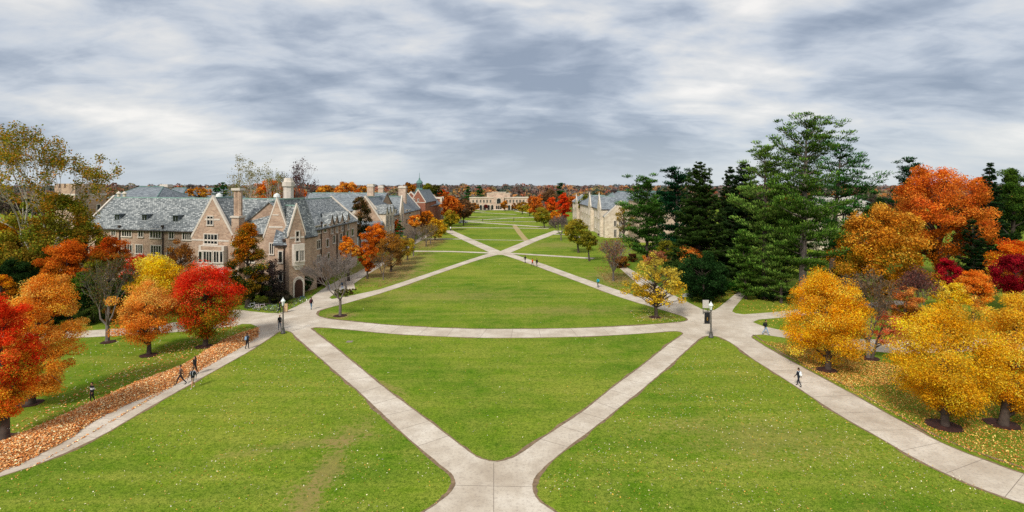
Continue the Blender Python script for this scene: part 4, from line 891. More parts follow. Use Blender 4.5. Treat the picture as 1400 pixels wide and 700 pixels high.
# autumn mass on the right
OKL = pal('#e0962c', '#cf8424', '#eda63a', '#b8701e', '#f0b84a'); OKO = pal('#ee8830', '#e87c28', '#f79a3c', '#d4682a')
leafy(1208, 280, 412, 70, 1205, 428, OKL, pal('#c98a1e', '#b57a1c', '#d99c2a', '#8a7a20'), 'broad tawny gold oak in front of the flaming orange oak', name='oak_tree', K=150, cov=8, jit=.42, rc=.2, ls=.24)
leafy(1283, 227, 360, 76, 1285, 388, OKO, pal('#b8641c', '#c9701c', '#a0581a'), 'flaming orange oak, the tallest broadleaf on the right', name='oak_tree', K=120, cov=7.5, jit=.3, rc=.2, lump=.35, nb=60, ls=.27)
leafy(1340, 240, 280, 18, 1335, 372, OKO, OKO, 'small orange crown right of the flaming oak top', K=40, name='oak_tree')
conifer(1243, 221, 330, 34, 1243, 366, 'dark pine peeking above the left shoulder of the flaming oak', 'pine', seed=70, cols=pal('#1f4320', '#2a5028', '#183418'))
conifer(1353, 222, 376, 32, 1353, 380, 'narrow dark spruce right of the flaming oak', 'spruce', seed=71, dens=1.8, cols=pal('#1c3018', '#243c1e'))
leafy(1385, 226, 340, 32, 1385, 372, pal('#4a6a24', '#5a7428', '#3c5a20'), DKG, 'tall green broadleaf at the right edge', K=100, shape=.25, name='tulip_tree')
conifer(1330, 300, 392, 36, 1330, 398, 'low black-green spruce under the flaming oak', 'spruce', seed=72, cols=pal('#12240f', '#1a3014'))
leafy(1392, 326, 400, 42, 1392, 424, pal('#f07a1e', '#e8541c', '#f59a28'), YEL, 'orange-topped yellow maple at the right edge', K=90)
leafy(1386, 346, 404, 36, 1392, 436, pal('#8f1a28', '#a8202c', '#6f1822'), CRI, 'dark crimson maple at the right edge', K=90)
leafy(1296, 354, 410, 22, 1296, 428, CRI, pal('#b83a30', '#c8603c'), 'round crimson maple right of the gold oak', K=80)
leafy(1334, 368, 424, 28, 1330, 440, pal('#ee8224', '#f29434'), ORA, 'pumpkin orange maple right of the crimson one', K=80)
leafy(1299, 384, 430, 25, 1298, 448, YEL, GOL, 'small yellow maple in front of the crimson one', K=60)
leafy(1238, 390, 446, 26, 1240, 462, pal('#d9843c', '#c8743a', '#e89a4a', '#a8684a'), BRO, 'rusty peach maple between the gold oak and the crimson maple', K=60, cov=6, nb=40)
bare(1256, 366, 436, 30, 1256, 456, 'purplish thinning tree between gold oak and yellow maples', PUR, 3600, None, 'ash_tree', 6, seed=73, ls=.2)
bare(1200, 372, 462, 40, 1187, 490, 'grey thinning tree behind the solitary golden maple', pal('#7a6a50', '#6a5a48', '#8a6a4a'), 4200, None, 'ash_tree', 6, seed=74, ls=.2)
leafy(1215, 424, 474, 26, 1190, 491, SAL, SAL, 'low salmon-pink boughs at the foot of the thinning grey tree', K=45, cov=3, nb=20, name='young_maple')
leafy(1132, 372, 496, 55, 1131, 506, GOL, GOL, 'solitary egg-shaped golden maple beside the right walk', K=160, shape=.2, cov=9)
leafy(1292, 412, 566, 76, 1290, 583, pal('#fbbc20', '#ffca34', '#f5aa1c', '#f8d050', '#d9b02c'), pal('#f5ac1c', '#e0a020', '#c0a42c', '#fbbc28'), 'large round yellow maple, nearest on the right', K=190, shape=.05, cov=9)
leafy(1398, 388, 572, 66, 1370, 582, pal('#f9ae24', '#f4bb30', '#f8c64a'), GOL, 'large amber maple cut by the right edge of the picture', K=170, shape=.08, cov=9)
# behind the left hall
bare(338, 213, 268, 22, 338, 372, 'sparse sycamore with yellow-green leaves above the chimney of the left hall', pal('#8a8430', '#a08a34', '#6f7028'), 2600, None, 'sycamore_tree', 5, M_BARKP, 80)
bare(376, 222, 262, 16, 376, 355, 'smaller sparse sycamore behind the ridge of the left hall', pal('#7a7a2c', '#8f8430'), 1500, None, 'sycamore_tree', 5, M_BARKP, 81)
bare(414, 219, 266, 27, 414, 352, 'thin plum-leaved tree behind the pale eight-sided chimney', pal('#5a3a3e', '#6a4444', '#4a3436'), 2200, None, 'pear_tree', 5, None, 82)
leafy(370, 245, 275, 20, 370, 350, OKO, RUST, 'orange tree behind the ridge between chimney pots and pale chimney', K=60)
leafy(404, 252, 275, 14, 404, 345, OKO, RUST, 'orange tree just right of the pale eight-sided chimney', K=50)
leafy(474, 247, 272, 17, 474, 325, ORA*.85, RUST, 'domed orange tree above the gap between the tan halls', K=60)
leafy(446, 253, 272, 14, 446, 322, OKL, BRO, 'tawny orange tree left of the domed orange one', K=50)
leafy(497, 254, 268, 11, 497, 318, OKL, BRO, 'tawny tree left of the first square chimney', K=50)
leafy(272, 256.5, 270, 18, 272, 345, OKL, OKL, 'low tawny tree row showing above the left ridge', K=60)
conifer(296, 252, 275, 8, 296, 338, 'left dark conifer behind the left hall', 'spruce', seed=83)
conifer(305.5, 249, 275, 10, 305.5, 338, 'right dark conifer behind the left hall', 'spruce', seed=84)
leafy(560, 249, 266, 9, 560, 300, BRO, BRO, 'brown tree behind the second hall, left of the cupola', K=40)
leafy(586, 250, 268, 9, 586, 296, OLV, OLV, 'olive tree just right of the cupola', K=40)
leafy(597, 254, 268, 8, 597, 296, pal('#5a5a24', '#4a5020'), DKG, 'darker olive tree right of the cupola', K=40)
leafy(492, 268, 325, 15, 492, 349, pal('#7a5a34', '#5a4a2c', '#a0744a', '#2c3c1c'), pal('#2c3820', '#38401f', '#4a3a24'), 'large dark magnolia between the two tan halls', name='magnolia_tree', K=90, jit=.5, cov=7, shape=.2)
conifer(547, 302, 322, 8, 547, 342, 'small dark green cone evergreen before the second hall', 'spruce', seed=85)
# hedge of understory along the left, dark masses behind the right pines
for i, (px, py, w, h, c, lb) in enumerate(((-10, 442, 70, 50, DKG, 'dark understory shrub at the left edge'), (128, 442, 40, 24, pal('#4a5a24', '#3c4c20'), 'green understory shrub behind the bare grey tree'), (170, 440, 50, 26, BRO*.8, 'brown understory shrub below the left hall'),
    (62, 446, 46, 26, DKG, 'dark understory shrub below the pale sycamore trunk'), (1150, 402, 60, 34, DKG, 'dark shrub in the shade of the open white pine'), (1060, 411, 56, 18, DKG, 'dark shrub under the tallest pine'), (1096, 408, 40, 16, DKG, 'dark shrub right of the tallest pine trunk'))):
    shrub(px, py, w, h, c, lb)
cnt = 0
BACK = [('dark conifer in the grove behind the right-hand pines, %s', DKG)]
for (px, yt, hw, by, lb) in ((900, 262, 12, 340, 'behind the layered pine'), (985, 262, 16, 350, 'between the spruce tops'), (1075, 285, 26, 362, 'behind the tallest pine'), (1170, 290, 24, 362, 'behind the open pine'), (1200, 262, 20, 345, 'left of the gold oak'),
                         (1310, 262, 20, 350, 'behind the flaming oak'), (1372, 262, 22, 345, 'behind the tall green tree'), (1150, 318, 22, 376, 'low beside the gold oak')):
    leafy(px, yt, min(by-6, 392), hw, px, by, pal('#3a4a24', '#4a5228', '#2c3c1c'), DKG, 'dark green tree in the grove ' + lb, name='grove_tree', K=50, cov=6)

# distant wooded horizon, one mass
pc = pal('#6b4a34', '#7d5236', '#8f5a34', '#5c5238', '#4f5230', '#3c4a2c', '#7a6a5c', '#b5783a', '#7a6c60', '#a0562c', '#a8762f', '#8f7f4a', k=1.25)
Pp, Cc, Sz = [], [], []
for i in range(3600):
    Y = 420 + 1500*rng.random()**1.3
    x = rng.uniform(-1.05, 1.05)*Y; 
    hgt = rng.uniform(10, 17.5) + (3.5 if rng.random() < .12 else 0) if Y > 520 else rng.uniform(8, 12); r = rng.uniform(4, 8); n = 46 if Y < 900 else 26
    if Y < 425 and abs(x+10) < 40: continue
    d = rng.normal(size=(n, 3)); d /= np.linalg.norm(d, axis=1)[:, None]; d[:, 2] = np.abs(d[:, 2])
    q = np.array([x, Y, hgt-r*.8]) + d*np.array([r, r, r*.8]); low = rng.random(n) < .3; q[low, 2] = rng.uniform(0, hgt*.6, low.sum())
    c = pc[rng.integers(0, len(pc))]
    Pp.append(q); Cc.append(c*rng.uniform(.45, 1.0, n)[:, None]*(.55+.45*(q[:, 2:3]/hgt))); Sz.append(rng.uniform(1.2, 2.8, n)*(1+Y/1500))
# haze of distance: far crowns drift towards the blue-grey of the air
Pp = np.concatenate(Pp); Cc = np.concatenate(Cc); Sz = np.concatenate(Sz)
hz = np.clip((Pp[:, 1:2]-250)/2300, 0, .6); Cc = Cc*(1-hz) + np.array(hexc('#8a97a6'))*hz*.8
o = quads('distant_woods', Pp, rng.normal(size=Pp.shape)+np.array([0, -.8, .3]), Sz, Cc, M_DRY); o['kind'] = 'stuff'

# middle-distance trees filling the sides behind the halls (each its own tree, two shared crowns)
GRP = 'autumn trees scattered behind the halls and groves'
def proto(colors, seed):
    t = thing('autumn_tree', 'x', 'tree', (0, 0, 0), GRP)
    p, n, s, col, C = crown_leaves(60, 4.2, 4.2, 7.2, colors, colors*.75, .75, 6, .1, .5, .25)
    quads('crown', p, n, s, col, M_LEAF, parent=t); mb = MB(); limbs(mb, C, 3, 10, .25, 14); link('trunk', mb.mesh('trunk', M_BARK), t); return t
kinds = [('orange', OKO*.8), ('brown', pal('#7a5a3c', '#6a5038', '#8a6440')), ('olive', OLV*.8), ('dark green', DKG), ('tawny', OKL*.8), ('grey-brown', pal('#6a5e54', '#5c524c', '#7a6a5c'))]
protos = [proto(c, i) for i, (nm, c) in enumerate(kinds)]; used = [0]*6
random.seed(99)
spots = []
for px in list(range(8, 640, 17)): spots.append((px+random.uniform(-5, 5), random.uniform(215, 370), 'the left hall' if px < 350 else 'the gap between the halls' if px < 480 else 'the second hall'))
for px in list(range(735, 1400, 17)): spots.append((px+random.uniform(-5, 5), random.uniform(250, 380), 'the stone hall' if px < 860 else 'the dark spruces' if px < 1040 else 'the white pines' if px < 1190 else 'the flaming oak'))
ords = {}
for px, Y, wh in spots:
    k = random.randrange(6); nm = kinds[k][0]; sc = random.uniform(.8, 1.15)*(1.0 if Y < 300 else 1.1)
    lb = nm + ' round-headed tree in the far tree line behind ' + wh
    loc = ((px-CX)/F*Y, Y, 0)
    if not used[k]: o = protos[k]; o.location = loc; o['label'] = lb; used[k] = 1; o.scale = (sc, sc, sc)
    else: o = copy_thing(protos[k], loc, random.uniform(0, 6), (sc, sc, sc*random.uniform(.9, 1.15)), lb)
# ------------------------------------------------------------------ fallen leaves
random.seed(5)
def inpoly(p, poly):
    x, y = p; c = False; j = len(poly)-1
    for i in range(len(poly)):
        xi, yi = poly[i]; xj, yj = poly[j]
        if (yi > y) != (yj > y) and x < (xj-xi)*(y-yi)/(yj-yi)+xi: c = not c
        j = i
    return c
def scatter(name, poly, n, size, cols, z=.06, heap=None, clump=0.0, flat=.35):
    """poly in photo pixels; leaves spread evenly over the ground inside it"""
    q = [G(*p) for p in poly]; pl = [(v.x, v.y) for v in q]; xs = [v.x for v in q]; ys = [v.y for v in q]; P = []; tries = 0
    while len(P) < n and tries < n*30:
        tries += 1; x, y = random.uniform(min(xs), max(xs)), random.uniform(min(ys), max(ys))
        if not inpoly((x, y), pl): continue
        if clump and noise.noise(Vector((x*.25, y*.25, 3)))*.8 + noise.noise(Vector((x, y, 1)))*.4 + .5 - clump < random.random()*.6: continue
        P.append((x, y, z + (heap(x, y) if heap else 0) + random.random()*.02))
    P = np.array(P); m = len(P); nn = rng.normal(size=(m, 3))*flat + np.array([0, 0, 1])
    col = cols[rng.integers(0, len(cols), m)]*rng.uniform(.5, 1.25, m)[:, None]
    o = quads(name, P, nn, size*rng.uniform(.6, 1.4, m), col, M_DRY); o['kind'] = 'stuff'; return o
# the raked band of leaves on the left, a low mound with loose leaves on it
up = catmull(pix([(-110, 640), (0, 604), (62, 580), (112, 557), (150, 540), (200, 518), (250, 500), (282, 480), (315, 461), (352, 450)]), False, 8)
dn = catmull(pix([(-110, 690), (0, 646), (37, 630), (90, 603), (120, 581), (175, 553), (225, 533), (287, 497), (325, 478), (353, 457)]), False, 8)
V = []; K = 9; mb = MB()
for a, b in zip(up, dn):
    for k in range(K):
        t = k/(K-1); p = a.lerp(b, t + (.04*noise.noise(a*.9) if 0 < k < K-1 else .06*noise.noise(a*1.3))); h = .34*math.sin(math.pi*t)**.7*(1+.5*noise.noise(Vector((p.x*.8, p.y*.8, k*.1))))
        V.append((p.x, p.y, .03+h))
mb.add(V, [(i*K+k, i*K+k+1, (i+1)*K+k+1, (i+1)*K+k) for i in range(len(up)-1) for k in range(K-1)])
o = mb.build('leaf_heap', plain('packed_leaves', hexc('#b98a5a'), .9, .5, 5), smooth=True); o['kind'] = 'stuff'
VV = np.array(V); n = 30000; i = rng.integers(0, len(up)-1, n); k = rng.integers(0, K-1, n); s, t = rng.random(n), rng.random(n)
A = VV[i*K+k]; B = VV[i*K+k+1]; C_ = VV[(i+1)*K+k]; Dq = VV[(i+1)*K+k+1]
Pq = A*((1-s)*(1-t))[:, None] + B*(s*(1-t))[:, None] + C_*((1-s)*t)[:, None] + Dq*(s*t)[:, None]; Pq[:, :2] += rng.normal(0, .10, (n, 2)); Pq[:, 2] += rng.uniform(.0, .07, n)
LC = pal('#dfa468', '#cf8c50', '#ecc08a', '#b5713c', '#f3d2a4', '#a8683c', '#e39450', k=1.35)
o = quads('fallen_leaves', Pq, rng.normal(size=(n, 3))*.45+np.array([0, 0, 1]), .14*rng.uniform(.6, 1.3, n), LC[rng.integers(0, len(LC), n)]*rng.uniform(.55, 1.2, n)[:, None], M_DRY); o['kind'] = 'stuff'
scatter('fallen_leaves', [(-60, 640), (200, 515), (352, 448), (300, 443), (220, 480), (0, 590)], 1800, .13, LC, .05)
scatter('fallen_leaves', [(-60, 700), (353, 457), (353, 462), (0, 665)], 1500, .12, LC, .05)
YC = pal('#e8dcae', '#dcc06a', '#d9a84a', '#f0e8c8', '#c99a4a', k=.95)
scatter('fallen_leaves', [(-100, 760), (-100, 694), (0, 656), (200, 564), (372, 463), (404, 463), (463, 515), (560, 605), (618, 660), (560, 760)], 2600, .085, YC, .05, clump=.15)
scatter('fallen_leaves', [(735, 665), (972, 463), (1200, 600), (1400, 692), (1500, 740), (900, 745)], 4200, .08, YC, .05, clump=.02)
scatter('fallen_leaves', [(430, 452), (690, 464), (928, 456), (690, 628)], 700, .08, YC, .05)
scatter('fallen_leaves', [(440, 430), (684, 352), (935, 436), (690, 448)], 350, .1, YC, .05)
RC_ = pal('#e6b85c', '#d99c48', '#f0cc78', '#c68646', '#b87038', k=1.1)
scatter('fallen_leaves', [(1040, 466), (1083, 470), (1200, 495), (1400, 520), (1500, 540), (1500, 680), (1400, 645), (1286, 602), (1160, 533), (1108, 506)], 26000, .10, RC_, .02, clump=.0)
scatter('fallen_leaves', [(1060, 470), (1200, 492), (1300, 520), (1160, 530), (1108, 504)], 9000, .11, RC_, .02)
scatter('fallen_leaves', [(1036, 440), (1083, 434), (1160, 426), (1200, 445), (1140, 460), (1083, 452)], 700, .14, RC_, .02)
scatter('fallen_leaves', [(945, 414), (1000, 395), (1010, 398), (976, 424)], 500, .14, RC_, .02); scatter('fallen_leaves', [(1003, 426), (1020, 405), (1200, 400), (1200, 412), (1056, 425)], 900, .16, RC_, .02)
BR_ = pal('#8f6a44', '#a87a4a', '#7a5a3c', '#b5864e')
scatter('fallen_leaves', [(486, 395), (500, 378), (566, 338), (600, 320), (610, 330), (575, 350), (560, 375), (520, 393)], 2600, .2, BR_, .02, clump=.05)
scatter('fallen_leaves', [(810, 365), (848, 362), (872, 385), (868, 402), (835, 392)], 1500, .2, BR_, .02)
scatter('fallen_leaves', [(870, 440), (930, 441), (932, 434), (890, 422), (860, 425)], 500, .13, YC, .05)
scatter('fallen_leaves', [(340, 423), (424, 403), (435, 395), (440, 388), (405, 400)], 700, .16, BR_, .02)
scatter('fallen_leaves', [(100, 470), (350, 450), (200, 515), (30, 575)], 1000, .11, YC, .02)

# ------------------------------------------------------------------ lamp posts
def lamp(bx, by, top, label, banners=False, litter=False):
    b = G(bx, by, .03); h = ZZ(top, b.y)
    t = thing('lamp_post', label, 'lamp post', (b.x, b.y, .03))
    mb = MB(); mb.lathe((b.x, b.y, .03), [(.30, 0), (.30, .12), (.24, .16), (.20, .5), (.15, .6), (.17, .64), (.10, .75), (.062, h-1.25), (.09, h-1.22), (.06, h-1.15), (.16, h-1.08), (.16, h-1.02)], 12)
    mb.build('pole', M_METAL, t, smooth=True)
    mb = MB(); mb.lathe((b.x, b.y, .03), [(.13, h-1.02), (.24, h-.50)], 6); ln = mb.build('lantern', M_LAMP, t)
    mb = MB()
    for k in range(6):
        a = k*math.pi/3; mb.tube([(b.x+.135*math.cos(a), b.y+.135*math.sin(a), .03+h-1.02), (b.x+.25*math.cos(a), b.y+.25*math.sin(a), .03+h-.5)], .014, 4)
    mb.build('lantern_frame', M_METAL, ln)
    mb = MB(); mb.lathe((b.x, b.y, .03), [(.28, h-.5), (.27, h-.46), (.16, h-.28), (.10, h-.22), (.06, h-.16), (.03, h-.06), (.01, h)], 12); mb.build('finial', M_LAMP, t)
    if banners:
        z = h-1.35
        mb = MB(); mb.tube([(b.x-.95, b.y-.02, z+.06), (b.x, b.y-.02, z+.06)], .025, 6); mb.tube([(b.x-.95, b.y-.02, z-1.28), (b.x, b.y-.02, z-1.28)], .025, 6); mb.build('banner_arm', M_METAL, t)
        mb = MB(); n = 6; x0, x1 = b.x-.78, b.x-.12
        for k in range(n): 
            za, zb_ = z-1.25+1.28*k/n, z-1.25+1.28*(k+1)/n; ya, yb = (b.y-.03+.03*math.sin(q*1.1) for q in (k, k+1))
            mb.add([(x0, ya, za), (x1, ya, za), (x1, yb, zb_), (x0, yb, zb_), (x0, ya+.012, za), (x1, ya+.012, za), (x1, yb+.012, zb_), (x0, yb+.012, zb_)], [(0, 1, 2, 3), (5, 4, 7, 6)])
        bn = mb.build('banner', plain('black_cloth', (.012, .012, .014), .8, .2), t)
        mb = MB(); mb.box((x0+.2, b.y-.09, z-.75), (x1-.2, b.y-.075, z-.72)); mb.box((x0+.28, b.y-.09, z-.9), (x1-.28, b.y-.075, z-.5)); mb.build('emblem', plain('dull_gold', hexc('#8a6a2c'), .6, .1), bn)
    return t
lamp(387, 456, 406.5, 'dark lamp post with white lantern at the left junction')
lamp(972, 461.5, 412, 'dark lamp post with white lantern and hanging black banner at the right junction', True)
# pale notice board and tan litter cabinet
b = G(965, 430); t = thing('notice_board', 'pale grey notice board standing behind the right lamp post', 'notice board', (b.x, b.y, 0))
mb = MB(); mb.box((b.x-.42, b.y, .9), (b.x+.42, b.y+.1, 2.0)); mb.build('board', plain('grey_board', hexc('#b3b0a8'), .6, .15), t)
mb = MB(); mb.box((b.x-.36, b.y+.1, 0), (b.x-.28, b.y+.18, 1.9)); mb.box((b.x+.28, b.y+.1, 0), (b.x+.36, b.y+.18, 1.9)); mb.build('post', M_METAL, t)
b = G(390.5, 427, .02); t = thing('sign_board', 'upright tan wooden sign board behind the left lamp post', 'sign', (b.x, b.y, .02))
mb = MB(); mb.box((b.x-.27, b.y-.05, .15), (b.x+.27, b.y+.05, 1.25)); mb.build('board', plain('tan_wood', hexc('#c0a27c'), .7, .15, 4), t)
mb = MB(); mb.box((b.x-.27, b.y+.052, .02), (b.x-.2, b.y+.12, 1.3)); mb.box((b.x+.2, b.y+.052, .02), (b.x+.27, b.y+.12, 1.3)); mb.build('post', M_METAL, t)
mb = MB(); mb.box((b.x-.05, b.y-.056, .85), (b.x+.05, b.y-.052, .95)); mb.build('plaque', M_METAL, t)
b = G(940, 409); t = thing('bench', 'pale slatted bench at the edge of the walk beside the dark yew', 'bench', (b.x, b.y, 0)); mbw = plain('bench_paint', hexc('#b8b8b4'), .6, .1)
mb = MB(); [mb.box((b.x-.8, b.y-.25+.13*k, .43), (b.x+.8, b.y-.15+.13*k, .47)) for k in range(4)]; mb.build('seat', mbw, t)
mb = MB(); [mb.box((b.x-.8, b.y+.28, .52+.13*k), (b.x+.8, b.y+.31, .62+.13*k)) for k in range(3)]; mb.build('backrest', mbw, t)
for s in (-.7, .7): mb = MB(); mb.box((b.x+s-.04, b.y-.22, 0), (b.x+s+.04, b.y-.16, .43)); mb.box((b.x+s-.04, b.y+.2, 0), (b.x+s+.04, b.y+.27, .9)); mb.build('leg', M_METAL, t)
b = G(478, 467, .036); mb = MB(); mb.box((b.x-.35, b.y-.35, .03), (b.x+.35, b.y+.35, .045)); o = mb.build('utility_cover', M_JOINT); setp(o, 'small concrete utility cover in the grass of the lower central lawn', 'utility cover')

# ------------------------------------------------------------------ bicycles
def bike(loc, rz, frame_c, label, group='bicycles parked by the left junction', tilt=0):
    t = thing('bicycle', label, 'bicycle', loc, group, rz); ORG[t.name] = Vector((0, 0, 0)); t.rotation_euler = (tilt, 0, rz)
    fm = plain('bike_paint', frame_c, .4, .1)
    for x in (-.52, .52):
        mb = MB(); n = 24; ring = [(x+.33*math.cos(2*math.pi*k/n), 0, .35+.33*math.sin(2*math.pi*k/n)) for k in range(n+1)]
        mb.tube(ring, .022, 5, cap=False); w = mb.build('wheel', M_BLACK, t); 
        mb = MB()
        for k in range(9): a = k*2*math.pi/9; mb.tube([(x, 0, .35), (x+.32*math.cos(a), 0, .35+.32*math.sin(a))], .004, 3)
        mb.tube([(x, -.05, .35), (x, .05, .35)], .025, 6); mb.tube([(x+.30*math.cos(2*math.pi*k/n), 0, .35+.30*math.sin(2*math.pi*k/n)) for k in range(n+1)], .012, 4, cap=False)
        mb.build('rim', plain('rim_metal', (.5, .5, .5), .3, .1, 3, .5, .8), w)
    bb, st, hd, hb = (-.08, 0, .30), (-.22, 0, .78), (.36, 0, .80), (.40, 0, .62)
    mb = MB()
    for a, b_, r in ((bb, st, .02), (st, hd, .018), (bb, hb, .022), (hd, hb, .02), (bb, (-.52, 0, .35), .014), (st, (-.52, 0, .35), .012), (hb, (.52, 0, .35), .016), (st, (-.25, 0, .90), .014), (hd, (.34, 0, .98), .014)): mb.tube([a, b_], r, 6)
    mb.build('frame', fm, t)
    mb = MB(); mb.tube([(.30, -.28, .98), (.36, -.1, 1.0), (.36, .1, 1.0), (.30, .28, .98)], .014, 6); mb.build('handlebar', M_METAL, t)
    mb = MB(); mb.ball((-.27, 0, .93), .12, 8, 5, sc=(1.1, .55, .3)); mb.build('saddle', M_BLACK, t)
    mb = MB(); mb.tube([(-.08, -.09, .30), (-.02, -.09, .16)], .012, 4); mb.tube([(-.08, .09, .30), (-.14, .09, .44)], .012, 4); mb.lathe((-.08, 0, .30), [(.09, -.0), (.09, .01)], 10); mb.build('pedal', M_METAL, t)
    return t
BK = [(344, 422.5, .2, '#c8ccd0', 'silver bicycle at the left end of the rack'), (350.5, 424.5, -.5, '#e8d8dc', 'pale pink bicycle leaning over beside the silver one'), (357.5, 424, .15, '#d8c4d4', 'lilac bicycle in front of the bare purple tree'),
      (367.5, 425, -.2, '#4a7a4a', 'green bicycle between lilac one and the lamp post'), (374.5, 425.5, .3, '#8fa8a0', 'grey-green bicycle just left of the lamp post'), (382, 426.5, .9, '#2a2a2c', 'black bicycle behind the standing man in dark coat'),
      (396, 421.5, .95, '#6a3a2c', 'brown bicycle just right of the tan sign board'), (407.5, 415.5, .9, '#33363a', 'dark bicycle up the side walk'), (413, 412.5, .8, '#2c6a8a', 'teal bicycle farthest along the rack')]
for i, (px, py, rz, c, lb) in enumerate(BK): b = G(px, py); bike((b.x, b.y, .02), rz, hexc(c), lb, tilt=-.12)
for (px, py, rz, c, lb) in ((1019.5, 401, .5, '#2a2a2a', 'black bicycle at the top of the narrow path under the pines'), (1024, 400.5, .9, '#b05a5a', 'reddish bicycle at the top of the narrow path')): b = G(px, py); bike((b.x, b.y, .02), rz, hexc(c), lb, 'bicycles under the pines')
b0, b1 = G(341, 420.5), G(378, 423.5); t = thing('bike_rack', 'low metal rail rack the bicycles lean on', 'bike rack', (b0.x, b0.y, 0))
mb = MB(); mb.tube([(b0.x, b0.y, .75), (b1.x, b1.y, .75)], .03, 6); mb.build('rail', M_METAL, t)
for k in range(5): p = b0.lerp(b1, k/4); mb = MB(); mb.tube([(p.x, p.y, 0), (p.x, p.y, .74)], .025, 6); mb.build('post', M_METAL, t)
# the small grey car by the left tree row
b = G(633, 305.5, .02); t = thing('parked_car', 'small grey car parked beyond the left tree row', 'car', (b.x, b.y, 0)); cp = plain('car_paint', hexc('#6a6e72'), .3, .05, 2, .5)
fr = Fr((b.x-2.2, b.y), (b.x+2.2, b.y)); mb = MB(); mb.upr(fr, [(0, .35), (4.4, .35), (4.4, .8), (3.5, .92), (2.9, 1.42), (1.3, 1.45), (.6, .98), (0, .9)], -1.7, 0); mb.build('body', cp, t)
mb = MB(); mb.upr(fr, [(.95, .98), (3.25, .96), (2.8, 1.36), (1.4, 1.38)], .0, .02); mb.build('window', M_GLASS, t)
for u in (.85, 3.5): mb = MB(); mb.tube([(b.x-2.2+u, b.y-.02, .33), (b.x-2.2+u, b.y+.2, .33)], .33, 14); mb.build('wheel', M_BLACK, t)

# ------------------------------------------------------------------ people
def skinmesh(name, verts, edges, radii, mats, sub=1, root=0):
    me = bpy.data.meshes.new(name+'_s'); me.from_pydata(verts, edges, []); ob = bpy.data.objects.new(name+'_s', me); COL.objects.link(ob)
    sk = ob.modifiers.new('s', 'SKIN'); sk.use_smooth_shade = True
    for i, v in enumerate(me.skin_vertices[0].data): r = radii[i]; v.radius = r if isinstance(r, tuple) else (r, r); v.use_root = (i == root)
    if sub: ob.modifiers.new('d', 'SUBSURF').levels = sub; ob.modifiers['d'].render_levels = sub
    dg = bpy.context.evaluated_depsgraph_get(); out = bpy.data.meshes.new_from_object(ob.evaluated_get(dg), depsgraph=dg)
    bpy.data.objects.remove(ob); bpy.data.meshes.remove(me); out.name = name; out.materials.clear()
    for m in mats: out.materials.append(m)
    return out
SK = {h: plain('skin', hexc(h), .6, .08) for h in ('#b98a6c', '#8a5a40')}
